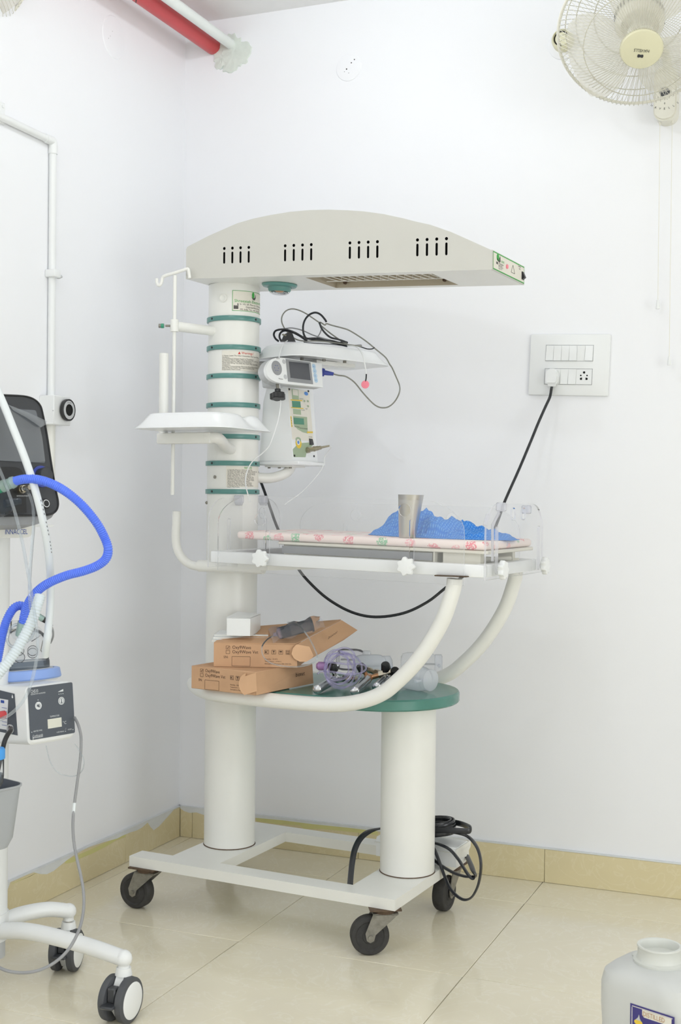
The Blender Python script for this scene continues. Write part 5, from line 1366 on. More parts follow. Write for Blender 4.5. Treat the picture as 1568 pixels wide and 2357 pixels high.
# ------------------------------------------------------------------ extension block with its flat black flex
ea0, ea1, ebf, ebk, ezt = .43, .668, .085, .182, .2035
t = thing('extension_block', 'white extension block wound with flat black flex on the warmer base', 'extension block', MW @ Matrix.Translation((.55, .13, .1505)))
mb = L(); P = [(ebf, .1508), (ebk, .1508), (ebk, ezt-.012), (ebk-.012, ezt), (ebf+.004, ezt), (ebf, ezt-.006)]
mb.prism(P, (ea0, 0, 0), (0, 1, 0), (0, 0, 1), (1, 0, 0), ea1-ea0); mb.build('block_body', M['white'], t)
mb = L(); mb.box((ea0-.004, ebf-.004, ezt-.014), (ea1+.004, ebk+.004, ezt-.0125)); mb.prism([(ebf-.003, .175), (ebf-.003, ezt-.002), (ebk+.003, ezt-.002), (ebk+.003, .185), (ebk-.03, .165)], (ea1, 0, 0), (0, 1, 0), (0, 0, 1), (1, 0, 0), .004); mb.build('end_cover', M['offw'], t)
def flex(pts, name='flex', w=.0082, up=(0, 0, 1)):
    mb = L(); mb.tube([wb(x, y, b) for x, y, b in pts], w, 10, sub=5, flat=(.38, 1.0), up=up); mb.build(name, M['gloss'], t)
flex([(985, 1936, .07), (1000, 1955, .06), (1012, 1985, .055), (1026, 2022, .05), (1042, 2052, .045), (1065, 2070, .045), (1085, 2066, .05), (1100, 2040, .055), (1107, 2005, .06), (1106, 1975, .07), (1097, 1948, .08), (1078, 1926, .10), (1050, 1917, .12), (1015, 1915, .13)], up=(0, 1, 0))
flex([(988, 1938, .075), (1010, 1943, .07), (1035, 1955, .065), (1054, 1976, .06), (1068, 1998, .06), (1080, 2016, .062), (1089, 2021, .07), (1094, 2014, .08), (1089, 2004, .09), (1084, 1990, .12), (1074, 1968, .17)], up=(0, 1, 0))
flex([(1088, 2018, .07), (1070, 2017, .07), (1045, 2009, .065), (1020, 1995, .06), (1000, 1980, .055), (988, 1970, .05)], up=(0, 1, 0))
flex([(985, 1911, .08), (1015, 1911, .075), (1050, 1912, .075), (1078, 1913, .08), (1084, 1907, .10), (1074, 1901, .14), (1060, 1896, .17), (1046, 1893, .18)], up=(0, 0, 1))
for q, (cy, rx, ry) in enumerate(((1908, 56, 22), (1902, 52, 24), (1897, 47, 20), (1914, 48, 18), (1906, 40, 17), (1900, 54, 26), (1918, 52, 14))):
    flex([(992+rx*math.cos(a), cy+ry*.45*math.sin(a)-ry*.35*math.cos(a*.5)**2, .135-.055*math.sin(a)) for a in [2*PI*k/14+.3*q for k in range(15)]], w=.0075)
flex([(905, 1906, .06), (875, 1907, .02), (850, 1914, -.02), (830, 1930, -.06), (817, 1955, -.10), (811, 1985, -.13), (808, 2012, -.15), (806, 2036, -.165)], up=(.6, .8, 0))

# ================================================================== patient monitor clamped on the control box
FD = Vector((.2987, .9556, 0)).normalized(); FN0 = Vector((.9556, -.2987, 0)).normalized(); UZ = Vector((0, 0, 1))
def tilted(t): return FN0*math.cos(t)+UZ*math.sin(t), UZ*math.cos(t)-FN0*math.sin(t)
N_, V_ = tilted(rad(9.5)); O_ = MW @ wa(690, 857, .196)
MMON = frame(O_, FD, V_, N_); MMI = MMON.inverted()
def mq(x, y, off=0.0): return MMI @ on(x, y, O_+N_*off, N_)
def poly(fr, pts, q, z0, z1, name, m, par, side=None):
    mb = MB(fr); P = [q(x, y, z0) for x, y in pts]; P = [(p.x, p.y) for p in P]
    mb.prism(P, (0, 0, min(z0, z1)), (1, 0, 0), (0, 1, 0), (0, 0, 1), abs(z1-z0)); return mb.build(name, m, par)
t = thing('patient_monitor', 'white handheld patient monitor with a dark screen, clamped above the control box', 'monitor', MMON)
def sm(P, k=3): return [(p.x, p.y) for p in spline([Vector((x, y, 0)) for x, y in P], k)]
left = sm([(690, 829), (650, 823.5), (632, 824.5), (620, 833), (613, 848), (616, 864), (627, 875), (645, 881.5), (690, 886.5)], 4)
body = [(742, 836.5), (744.5, 891.5)] 
outl = left + [(743.5, 891.5), (741, 837)]
poly(MMON, outl, mq, 0, -.010, 'front_shell', M['white'], t)
mb = MB(MMON); P = [mq(x, y, -.010) for x, y in outl]; P = [(p.x, p.y) for p in P]
mb.prism([(x*.985-.001, y*.985) for x, y in P], (0, 0, -.042), (1, 0, 0), (0, 1, 0), (0, 0, 1), .032); mb.build('rear_shell', M['lgrey'], t)
bz_ = poly(MMON, [(657.5, 826), (714.5, 834.5), (720.5, 884.5), (663, 878)], mq, .0002, .0012, 'bezel', M['grey'], t)
poly(MMON, [(665, 832), (710.5, 837), (715, 875.5), (669, 869.5)], mq, .0012, .0018, 'screen', M['lcdd'], t)
def disc(fr, q, c, r, z, m, name, par, n=24):
    p = q(c[0], c[1], z); mb = MB(fr); mb.cyl((p.x, p.y, z), (p.x, p.y, z+.0008), r, n=n); return mb.build(name, m, par)
disc(MMON, mq, (637, 847), .0205, .0002, M['grey'], 'speaker_grille', t)
for c in ((653.5, 832.5), (657, 867.5)): disc(MMON, mq, c, .0065, .0002, M['lgrey'], 'button', t)
for c in ((722.5, 843.5), (724.5, 854), (726, 865), (727.5, 875)): disc(MMON, mq, c, .0075, .0002, M['lblue'], 'button', t)
mb = MB(MMON)
for c, s in (((722.5, 843.5), 'A'), ((724.5, 854), 'o'), ((726, 865), 'C'), ((727.5, 875), 'A')):
    p = mq(*c, .0014); mb.text(s, .007, lambda u, v: Vector((p.x+u, p.y-.0025+v, .0014)), align='C')
p = mq(637, 847, .0012)
for a in range(6): mb.cyl((p.x+.008*math.cos(a*1.05), p.y+.008*math.sin(a*1.05), .001), (p.x+.008*math.cos(a*1.05), p.y+.008*math.sin(a*1.05), .0014), .0012, n=6)
mb.build('lettering', M['bluep'], t)
mb = MB(MMON); p = mq(640, 826, .0006); mb.text('SpO2', .006, lambda u, v: Vector((p.x+u, p.y+v, .0006)), align='C'); p = mq(647, 873.5, .0006); mb.text('Monitor', .0055, lambda u, v: Vector((p.x+u, p.y+v, .0006)), align='C'); mb.build('lettering', M['txt'], t)
k0 = MMON @ mq(638.5, 880, -.022); k1_ = MMON @ mq(639.5, 899, -.022); k2_ = MMON @ mq(640, 917, -.022)
mb = MB(); mb.cyl(k0, k1_, .0045, n=12); mb.build('clamp_screw', M['zinc'], t)
mb = MB(); dk = (k2_-k1_).normalized(); mb.cyl(k1_-dk*.004, k1_+dk*.012, .0085, n=16)
u, v = perp(dk); n = 40
mb.ring([[k1_+dk*h+u*((.0205+.0022*math.cos(5*2*PI*k/n))*s*math.cos(2*PI*k/n))+v*((.0205+.0022*math.cos(5*2*PI*k/n))*s*math.sin(2*PI*k/n)) for k in range(n)] for h, s in ((.007, .8), (.009, 1), (.023, 1), (.025, .9))])
mb.build('clamp_knob', M['black'], t, 'black lobed clamp knob')
mb = MB(MMON); q = mq(645, 878, -.03); mb.box((q.x-.03, q.y-.012, -.075), (q.x+.03, q.y+.03, -.042), .004); mb.build('clamp', M['lgrey'], t)
# sensor cable with its blue plug, tangled over the tray
t = thing('sensor_cable', 'grey sensor cable with a blue plug, looped over the upper tray', 'cable', MW @ Vector((.32, .05, 1.36)))
e0 = mq(742.5, 857, -.012); e0w = MMON @ e0; e1w = MW @ wb(768, 861, (MWI @ e0w).y+.012)
mb = MB(); ax = (e1w-e0w).normalized(); mb.cyl(e0w-ax*.002, e0w+ax*.006, .0125, .011, 4); mb.cyl(e0w+ax*.005, lerp(e0w, e1w, .5), .0075, .0065, 12); mb.cyl(lerp(e0w, e1w, .5), e1w, .0065, .0048, 12); mb.build('plug', M['bluep'], t, 'dark blue plug')
b0 = (MWI @ e1w).y-.19
P = [(768, 861, b0), (780, 864, b0+.004), (797, 867, b0+.01), (816, 880, b0+.02), (834, 902, b0+.03), (852, 922, b0+.04), (866, 934, b0+.05), (880, 938.5, b0+.06), (895, 936, b0+.065), (909, 924, b0+.07), (919, 905, b0+.075), (920, 888, .175), (911, 865, .18), (903, 847, .182), (897, 838, .18), (888, 823, .165), (868, 806, .15), (845, 787, .135), (825, 773, .12), (805, 761, .11), (792, 756, .10), (765, 749, .09), (752, 745, .085), (748, 748, .08), (738, 742, .075), (735, 745, .07), (748, 757, .06), (766, 771, .05), (785, 784, .04), (800, 793, .04)]
def wtube(P, r, name, m, par, n=8, sub=6, sh=.19):
    mb = L(); mb.tube([wb(x, y, b+sh) for x, y, b in P], r, n, sub=sub); return mb.build(name, m, par)
wtube(P, .0021, 'cable', M['olive'], t)
wtube([(736, 743, .07), (720, 732, .06), (705, 722, .05), (688, 714, .03), (672, 711, .02), (658, 716, .01), (649.5, 728, 0), (649, 742, -.01), (656, 757, -.02), (668, 771, -.03), (682, 781, -.03), (700, 785, -.02), (730, 785, .0), (765, 788, .03), (800, 793, .05), (832, 797, .08)], .0020, 'cable', M['olive'], t)
wtube([(655, 757, -.03), (672, 755, -.02), (695, 760, 0), (720, 771, .02), (745, 779, .03), (770, 785, .05), (790, 792, .06)], .0019, 'cable', M['greycab'], t)
wtube([(741, 752, .07), (738, 764, .06), (731, 776, .04), (724, 783, .02), (700, 788, 0), (760, 792, .05), (800, 796, .08), (830, 794, .10), (831, 798, .10)], .0018, 'cable', M['greycab'], t)
t = thing('power_lead', 'thin black power lead with a plug heaped on the upper tray', 'cable', MW @ Vector((.3, -.02, 1.52)))
wtube([(642, 786, -.08), (634, 779, -.085), (630.5, 770, -.085), (634, 762, -.08), (645, 758.5, -.07), (660, 759, -.06), (680, 766, -.04), (700, 777, -.02), (725, 782, 0), (745, 783, .02), (770, 790, .04), (800, 797, .06)], .0030, 'cable', M['gloss'], t)
wtube([(648, 786, -.07), (643.5, 776, -.07), (646, 766, -.07), (656, 761, -.06), (672, 764, -.05), (690, 773, -.03), (706, 783, -.02), (699, 768, -.01), (698, 750, 0), (703, 735, .01), (713, 724, .02), (726, 719.5, .03), (738, 724, .04), (748, 735, .05), (751.5, 741, .055)], .0031, 'cable', M['gloss'], t)
wtube([(736, 743, .06), (740, 755, .05), (750, 768, .04), (762, 777, .03), (778, 781, .03), (795, 787, .04), (790, 790, .05), (755, 784, .04), (730, 779, .03), (700, 780, .01)], .0030, 'cable', M['gloss'], t)
wtube([(775, 791, .06), (790, 786, .07), (800, 788, .08), (797, 795, .08), (822, 796, .11), (845, 803, .13), (857, 803, .135), (862, 800, .14)], .0018, 'cable', M['gloss'], t)
q = wb(663, 775, .12); mb = L(); mb.prism([(-.020, -.013), (.022, -.013), (.012, .012), (.002, .014), (-.012, .006)], (q.x, q.y, q.z), (.9, .43, 0), (0, 0, 1), (-.43, .9, 0), .022); mb.build('plug', M['black'], t)
q = wb(650, 770, .115); mb = L(); mb.cyl(q, q+Vector((.012, .003, -.003)), .0025, n=8); mb.build('plug_pin', M['nickel'], t)
# skin probes
t = thing('skin_probe', 'white skin probe lead with a round pink pad hanging from the upper tray', 'probe', MW @ wb(841, 895, .16))
b_ = -.03
wtube([(800, 796, .04), (815, 797, .02), (826, 803, 0), (834, 816, -.02), (839, 833, b_), (842, 850, b_), (843.5, 862, b_)], .0017, 'lead', M['white'], t)
wtube([(843.5, 861, b_), (843, 870, b_), (841.5, 879, b_)], .0021, 'stem', M['black'], t, sub=2)
q = wb(841, 885, b_+.19); nd = (MWI.to_3x3() @ (CAM-(MW @ q))).normalized()
mb = L(); mb.lathe([(0, .003), (.004, .003), (.0045, .002), (.0105, .0012), (.0115, 0), (.0105, -.0012), (0, -.0015)], q, nd, 28); mb.build('pad', M['pink'], t, 'round pink pad')
t = thing('probe_lead', 'thin white lead hanging from the upper tray past the control box to the bed', 'cable', MW @ wb(579, 1158, -.1))
wtube([(668, 782, .16), (662, 784, .12), (656, 789, .07), (648, 802, .02), (643, 820, -.01), (641, 845, -.02), (642, 872, -.02), (644.5, 900, -.02), (646, 930, -.02), (642, 960, -.03), (635, 985, -.04), (629, 1003, -.05), (619, 1027, -.06), (603, 1044, -.07), (586, 1057, -.08), (573, 1075, -.09), (566, 1097, -.10), (566, 1118, -.11), (571, 1138, -.12), (577, 1156, -.13)], .0017, 'lead', M['white'], t, sh=0)
t = thing('probe_lead', 'fine pale lead running from the metal probe plug down towards the bed', 'cable', MW @ wb(655, 1165, 0))
pq = MW @ q2 if False else None
e = pan(706.5, 1036.5, .0006) + pn*.073 + Vector((0, 0, .0058))
mb = L(); mb.tube([e, e+Vector((.006, .004, -.004))] + [wb(x, y, b) for x, y, b in ((748, 1050, .20), (746, 1068, .19), (735, 1088, .16), (715, 1112, .12), (692, 1135, .07), (668, 1152, .03), (655, 1162, .0))], .0013, 6, sub=6); mb.build('lead', M['white'], t)

# ================================================================== ventilator on its stand at the left edge
Nv, Vv = tilted(rad(11)); Ov = pd(133, 1180, 2.9); MV = frame(Ov, FD, Vv, Nv); MVI = MV.inverted()
def vq(x, y, off=0.0): return MVI @ on(x, y, Ov+Nv*off, Nv)
pf = pd(-23, 2000, 2.97); pf.z = 0
vent = thing('ventilator', 'dark grey breathing machine on a white wheeled stand at the left edge', 'ventilator', Matrix.Translation(pf))
face = [(-170, 897), (0, 909)] + sm([(40, 910.5), (62, 913), (80, 920), (93, 934), (99, 955), (108, 1000), (118, 1065), (128, 1125), (133.5, 1152), (133, 1168), (126, 1179), (112, 1184.5), (90, 1186)], 4) + [(0, 1187), (-170, 1187)]
fpnl = poly(MV, face, vq, 0, -.012, 'front_bezel', M['vent'], vent)
mb = MB(MV); P = [vq(x, y, -.012) for x, y in face]; P = [(p.x, p.y) for p in P]
mb.prism([(x-.004 if x > -.05 else x, y*1.0) for x, y in P], (0, 0, -.07), (1, 0, 0), (0, 1, 0), (0, 0, 1), .058); mb.build('rear_housing', M['vent'], vent)
poly(MV, [(-170, 1187), (0, 1187), (90, 1186), (112, 1184.5), (126, 1180), (132, 1172), (118, 1192), (100, 1202), (84, 1207), (0, 1209), (-170, 1209)], vq, -.004, -.07, 'chin', M['grey'], vent)
rim_pts = [vq(x, y, .0004) for x, y in face]; mb = MB(MV); mb.tube([Vector((p.x, p.y, .0006)) for p in rim_pts], .0022, 6, sub=1, closed=True); mb.build('bezel_edge', M['black'], fpnl)
scr = poly(MV, [(-170, 927), (0, 939)] + sm([(60, 943), (78, 944), (83, 948), (86, 960)], 2) + [(103, 1062), (102, 1066), (0, 1061), (-170, 1055)], vq, .0004, .0012, 'screen', M['screen'], vent)
mb = MB(MV)
Pf = [(-40, 930), (18, 932), (60, 950), (102, 971), (99, 978), (92, 985), (97, 1010), (104, 1062), (85, 1064), (40, 1062), (-40, 1058)]
random.seed(2)
V = []
cx0, cy0 = 35, 1000
for rg, hh_ in ((1, .001), (.75, .004), (.45, .0025), (.15, .004)):
    for x, y in Pf:
        p = vq(cx0+(x-cx0)*rg, cy0+(y-cy0)*rg, .002); V.append(Vector((p.x, p.y, .002+hh_*(.4+random.random()))))
n = len(Pf); mb.add(V, [(r*n+k, r*n+(k+1) % n, (r+1)*n+(k+1) % n, (r+1)*n+k) for r in range(3) for k in range(n)]+[tuple(3*n+k for k in range(n))])
mb.build('screen_film', M['film'], vent)
mb = MB(MV); P = [vq(x, y, .006) for x, y in ((20, 931), (62, 950), (103, 971), (100, 979), (91, 985), (58, 962), (30, 945))]; V = [Vector((p.x, p.y, z)) for p, z in zip(P, (.005, .010, .014, .016, .012, .010, .007))]
mb.add(V, [tuple(range(7))]); mb.build('film_fold', M['film'], vent)
poly(MV, sm([(-170, 1073), (0, 1075), (35, 1076), (48, 1083), (56, 1100)], 2)+[(60, 1180), (-170, 1183)], vq, .0004, .003, 'connector_bay', M['black'], vent)
# jog dial with blue ring
c = vq(95, 1097, .001); mb = MB(MV); mb.lathe([(.0185, 0), (.0185, .003), (.025, .003), (.025, 0)], (c.x, c.y, .0005), (0, 0, 1), 36); mb.build('dial_ring', M['bluep'], vent, 'blue ring round the dial')
mb = MB(MV); mb.lathe([(.018, 0), (.018, .02), (.0165, .0225), (0, .0228)], (c.x, c.y, .0008), (0, 0, 1), 36); mb.build('jog_dial', M['vent'], vent)
c = vq(102.5, 1160, .001); mb = MB(MV); mb.lathe([(.0115, 0), (.0115, .006), (.010, .0072), (0, .0072)], (c.x, c.y, .0005), (0, 0, 1), 30); pbn = mb.build('power_button', M['black'], vent)
mb = MB(MV); mb.lathe([(.0072, .0078), (.0088, .0078), (.0088, .0074)], (c.x, c.y, .0005), (0, 0, 1), 30); mb.build('button_ring', M['txtw'], pbn)
c = vq(46, 1128, .003); mb = MB(MV); mb.cyl((c.x, c.y, .002), (c.x, c.y, .012), .009, n=20); mb.cyl((c.x, c.y, .012), (c.x+.006, c.y+.001, .03), .0055, n=14); mb.lathe([(.006, 0), (.008, .001), (.008, .004), (.006, .005)], (c.x, c.y, .016), (0, 0, 1), 16); mb.build('sampling_port', M['nickel'], vent)
mb = MB(MV); c = vq(52, 1143, .0035); mb.text('SAMPLING PORT', .0042, lambda u, v: Vector((c.x+u, c.y+v, .0036)), align='C'); mb.build('lettering', M['txtw'], vent)
c = vq(-8, 1163, .004); mb = MB(MV); mb.lathe([(0, .034), (.02, .034), (.026, .028), (.028, .01), (.028, 0)], (c.x, c.y, .003), (0, 0, 1), 28)
mb.cyl((c.x, c.y-.002, .035), (c.x+.036, c.y+.003, .04), .010, .008, 14); mb.build('water_trap', M['smoke'], vent)
# white beam, brand plate, post
Mp = frame(pd(75, 1212, 2.93), FD, UZ, FN0); MpI = Mp.inverted(); Op = Vector(Mp.translation)
def qp(x, y, off=0.0): return MpI @ on(x, y, Op+FN0*off, FN0)
poly(Mp, [(-170, 1206), (128, 1208), (120, 1213), (-170, 1213)], qp, .006, -.06, 'support_plate', M['white'], vent)
bp_ = poly(Mp, [(-60, 1211), (75, 1212)] + sm([(74.5, 1222), (72, 1231), (65, 1236.5), (50, 1238)], 3) + [(-40, 1238.5), (-60, 1235)], qp, .004, -.01, 'brand_plate', M['offw'], vent)
p0, p1 = qp(12, 1230, .0045), qp(63.5, 1230, .0045); h_ = qp(40, 1217.5, .0045).y-p0.y
mb = MB(Mp); mb.text('INNACCEL', h_/.73, lambda u, v: Vector((p0.x+u, p0.y+v, .0046)), width=p1.x-p0.x); mb.build('lettering', M['txtb'], bp_)
pt = pd(-24, 1235, 2.97); pb_ = pf.copy()
mb = MB(); mb.cyl((pb_.x, pb_.y, .10), (pb_.x, pb_.y, pt.z), .0405, n=32); mb.cyl((pb_.x, pb_.y, .135), (pb_.x, pb_.y, .165), .044, n=32); post = mb.build('post', M['white'], vent)
mb = MB(); mb.cyl((pb_.x, pb_.y, .06), (pb_.x, pb_.y, .10), .036, n=32); mb.build('post_foot', M['lgrey'], post)
hub = Vector((pb_.x, pb_.y, .118))
def leg(P, end, ang):
    mb = MB(); mb.tube(P, lambda t_: .0215-.003*t_, 18, sub=6, flat=(1, .92)); mb.sphere(P[-1], .0188, 16, 8); lg = mb.build('leg', M['white'], vent)
    e = Vector(end); T = Matrix.Translation(e) @ Matrix.Rotation(ang, 4, 'Z'); r = .0495     # local x = axle
    mb = MB(T); mb.cyl((0, 0, .100), (0, 0, P[-1].z), .0085, n=16); mb.lathe([(.012, .118), (.0125, .124), (.012, .126), (.0125, .128), (.012, .132)], (0, 0, 0), (0, 0, 1), 8); mb.build('stem', M['nickel'], lg)
    mb = MB(T); mb.cyl((0, 0, P[-1].z-.022), (0, 0, P[-1].z-.008), .0125, n=20); mb.build('stem_socket', M['white'], lg)
    mb = MB(T); mb.cyl((0, 0, .098), (0, 0, .114), .019, .016, 22)
    mb.prism([(.034, .03), (.030, .075), (.012, .102), (-.012, .102), (-.03, .075), (-.034, .03), (-.02, .012), (.02, .012)], (-.0095, 0, 0), (0, 1, 0), (0, 0, 1), (1, 0, 0), .019); mb.build('caster_hood', M['white'], lg)
    for s in (-1, 1):
        mb = MB(T); mb.lathe([(0, .0), (r-.006, 0), (r-.001, .002), (r, .006), (r-.001, .016), (r-.005, .019), (r-.010, .0195), (0, .0195)], (s*.0115, -.012, r), (s, 0, 0), 36); w_ = mb.build('caster_wheel', M['grey'] if False else M['fandark'], lg)
        mb = MB(T); mb.lathe([(0, .0215), (r-.014, .0212), (r-.010, .0195)], (s*.0115, -.012, r), (s, 0, 0), 36); mb.build('wheel_cover', M['white'], lg, 'white wheel cover')
    mb = MB(T); mb.box((-.010, -.052, .052), (.010, -.030, .085), .003); mb.box((-.017, -.075, .046), (.017, -.048, .053), .003); mb.build('brake_pedal', M['vent'], lg)
f_end = pz(274, 2338, 0); le = pd(285, 2206, 2.765)
f_end = Vector((le.x, le.y, 0))
axf = CR*.93-Vector((CF.x, CF.y, 0)).normalized()*.37
leg([hub, lerp(hub, le, .3)+Vector((0, 0, .018)), lerp(hub, le, .7)+Vector((0, 0, .013)), le], f_end, math.atan2(axf.y, axf.x))
lb_ = pd(158, 2097, 3.06); axb = CR*.99-Vector((CF.x, CF.y, 0)).normalized()*.12
leg([hub, lerp(hub, lb_, .3)+Vector((0, 0, .02)), lerp(hub, lb_, .7)+Vector((0, 0, .018)), lb_], Vector((lb_.x, lb_.y, 0)), math.atan2(axb.y, axb.x))
for a in (150, 240, 330 if False else 290):
    e = hub + Vector((.34*math.cos(rad(a)), .34*math.sin(rad(a)), .01))
    if e.x < .06: e.x = .06
    leg([hub, lerp(hub, e, .3)+Vector((0, 0, .015)), lerp(hub, e, .7)+Vector((0, 0, .012)), e], Vector((e.x, e.y, 0)), rad(a+90))

# ------------------------------------------------------------------ heated humidifier with its chamber
Nh, Vh = tilted(rad(5.5)); Oh = pd(70, 1704, 2.84); MH = frame(Oh, FD, Vh, Nh); MHI = MH.inverted()
def hq(x, y, off=0.0): return MHI @ on(x, y, Oh+Nh*off, Nh)
hum = thing('humidifier', 'white heated humidifier with a slate grey front and pale blue collar', 'humidifier', MH)
c_tl, c_tr, c_br, c_bl = hq(61, 1581), hq(166, 1566), hq(175, 1693), hq(67, 1722)
w_ = c_tr.x-c_tl.x; x0, x1, y0, y1 = (c_tl.x+c_bl.x)/2, (c_tr.x+c_br.x)/2, (c_bl.y+c_br.y)/2, (c_tl.y+c_tr.y)/2
mb = MB(MH); cx, cy = (x0+x1)/2, (y0+y1)/2; hw, hh2 = (x1-x0), (y1-y0)
dep = .185
secs = []
for zz, sc, r_ in ((-dep, 0, .012), (-.02, 0, .014), (-.006, 0.0, .014), (-.001, .004, .012), (0, .007, .010)):
    secs.append([Vector((p[0], p[1], zz)) for p in rrect(hw-sc*2, hh2-sc*2, r_, 5, (cx, cy))])
mb.ring(secs); hb_ = mb.build('body', M['white'], hum)
pp = [hq(x, y, .0004) for x, y in ((62.5, 1583.5), (165, 1570.5), (174, 1686.5), (70.5, 1704))]
X0, X1, Y0, Y1 = (pp[0].x+pp[3].x)/2, (pp[1].x+pp[2].x)/2, (pp[2].y+pp[3].y)/2, (pp[0].y+pp[1].y)/2
mb = MB(MH); mb.prism(rrect(X1-X0, Y1-Y0, .004, 4, ((X0+X1)/2, (Y0+Y1)/2)), (0, 0, 0), (1, 0, 0), (0, 1, 0), (0, 0, 1), .0009); fr_ = mb.build('front_film', M['slate'], hum)
F2 = lambda s, r: (lerp(X0, X1, s), lerp(Y0, Y1, r))
def htext(mb, s, sx, ry, size, width=None, align='L'):
    x, y = F2(sx, ry); mb.text(s, size, lambda u, v: Vector((x+u, y+v, .0012)), width=width, align=align)
W = X1-X0; Hh = Y1-Y0
mb = MB(MH); htext(mb, 'CH510', .06, .89, .011, .16*W); htext(mb, 'RESPIRATORY HUMIDIFIER', .06, .855, .0042, .32*W)
htext(mb, 'TEMPERATURE', .45, .375, .0052, .21*W); htext(mb, '\u00b0C', .735, .205, .0095); htext(mb, 'HEATER WIRE', .075, .145, .0048, .19*W); htext(mb, 'WATER WARNING', .58, .055, .0044, .17*W); htext(mb, 'POWER', .84, .07, .0048, .085*W)
htext(mb, 'Comfocarehi', .055, .045, .0085, .22*W)
x, y = F2(.055, .03); mb.box((x, y, .0009), (x+.22*W, y+.0009, .0012)); mb.box((x, y-.003, .0009), (x+.0012, y+.004, .0012))
for sx, ry in ((.04, .15), (.785, .062), (.955, .07), (.68, .80), (.725, .80), (.77, .80), (.21, .745)):
    x, y = F2(sx, ry); MB(MH).cyl((x, y, .0009), (x, y, .0012), .0011, n=8).build('lamp_dot', M['txtw'], fr_)
x, y = F2(.66, .845)
mb.add([Vector((x+p[0]*W, y+p[1]*Hh, .0012)) for p in ((0, 0), (.12, 0), (.12, .045), (0, .004))], [(0, 1, 2, 3)])
P3 = [F2(.775, .095), F2(.82, .095), F2(.797, .125)]
mb.build('lettering', M['txtw'], fr_)
MB(MH).tube([Vector((*q, .0012)) for q in P3], .0003, 4, sub=1, closed=True).build('warning_mark', M['txtw'], fr_)
for sx, ry in ((.21, .635), (.725, .665)):
    x, y = F2(sx, ry); mb = MB(MH); mb.cyl((x, y, .0008), (x, y, .0016), .0088, n=28); b_ = mb.build('button', M['txtw'], fr_, 'round white button')
    mb = MB(MH)
    if sx < .5:
        mb.box((x-.0045, y-.0015, .0016), (x-.002, y+.0015, .0019)); mb.prism([(-.002, -.0015), (.001, -.0045), (.001, .0045), (-.002, .0015)], (x, y, .0016), (1, 0, 0), (0, 1, 0), (0, 0, 1), .0003)
        for r_ in (.003, .0055): mb.tube([Vector((x+.001+r_*math.cos(a)*.6, y+r_*math.sin(a), .0018)) for a in [-.9+.3*k for k in range(7)]], .0004, 4, sub=1)
        mb.tube([Vector((x-.005, y+.005, .0018)), Vector((x+.005, y-.005, .0018))], .0004, 4, sub=1)
    else:
        mb.tube([Vector((x+.0066*math.cos(2*PI*k/20), y+.0066*math.sin(2*PI*k/20), .0018)) for k in range(20)], .0004, 4, sub=1, closed=True)
        mb.box((x-.0008, y-.003, .0016), (x+.0008, y+.0045, .0019)); mb.cyl((x, y-.0035, .0016), (x, y-.0035, .0019), .0018, n=10)
    mb.build('symbol', M['slated'], fr_)
mb = MB(MH); x, y = F2(.395, .165); x2, y2 = F2(.705, .345); mb.box((x, y, .0006), (x2, y2, .0014)); mb.build('display', M['lcdw'], fr_)
# the side turned to the camera: dark panel, drop mark, rating label, inlet
def sq(x, y, off=.0006):
    return MHI @ on(x, y, MH @ Vector((x0-off, 0, 0)), FD)
mb = MB(MH); V = [sq(x, y) for x, y in ((33.5, 1597), (40.5, 1693), (-60, 1672), (-60, 1574))]; mb.add(V, [(0, 1, 2, 3)]); sp_ = mb.build('side_panel', M['slated'], hb_)
mb = MB(MH); V = [sq(x, y, .0010) for x, y in ((19, 1611), (16, 1680), (-60, 1668), (-60, 1598))]; mb.add(V, [(0, 1, 2, 3)]); mb.build('rating_label', M['txtw'], hb_)
mb = MB(MH); V = [sq(x, y, .0014) for x, y in ((9.5, 1612.5), (9.5, 1619), (1.5, 1617.5), (1.5, 1611))]; mb.add(V, [(0, 1, 2, 3)])
for k in range(6):
    V = [sq(x, y, .0014) for x, y in ((16, 1630+8*k), (16, 1631+8*k), (4, 1629+8*k), (4, 1628+8*k))]; mb.add(V, [(0, 1, 2, 3)])
mb.build('label_print', M['txtb'], hb_)
q = sq(28.5, 1604, .0012); mb = MB(MH); mb.add([q+Vector((0, d[1], -d[0])) for d in ((0, .006), (.003, 0), (.002, -.003), (-.002, -.003), (-.003, 0))], [tuple(range(5))]); mb.build('drop_mark', M['txtw'], hb_)
q = sq(25, 1678, .0006); mb = MB(MH); mb.lathe([(.0085, 0), (.0085, .004), (.011, .004), (.011, 0)], q, (-1, 0, 0), 24); mb.build('inlet_ring', M['lgrey'], hb_)
# collar and chamber
yT = y1; cz_ = MHI @ on(56, 1563, MH @ Vector((0, yT+.004, 0)), Vh); ccx, ccz = cz_.x, cz_.z
mb = MB(MH); mb.lathe([(.079, 0), (.079, .006), (.074, .01)], (ccx, yT-.001, ccz), (0, 1, 0), 48, cap=True); mb.build('top_plate', M['white'], hum)
mb = MB(MH); mb.lathe([(.073, .004), (.086, .004), (.088, .007), (.085, .026), (.081, .028), (.072, .028), (.071, .02), (.073, .004)], (ccx, yT, ccz), (0, 1, 0), 56); col = mb.build('collar', M['bluec'], hum, 'pale blue collar')
ga = rad(160); gT = MH @ frame((ccx+.0845*math.cos(ga), yT+.0165, ccz+.0845*math.sin(ga)), (math.cos(ga), 0, math.sin(ga)), (0, 1, 0), (-math.sin(ga), 0, math.cos(ga)))
MB(gT).box((-.006, -.012, -.0024), (.0042, .0125, .0024)).build('collar_gap', M['hole'], col)
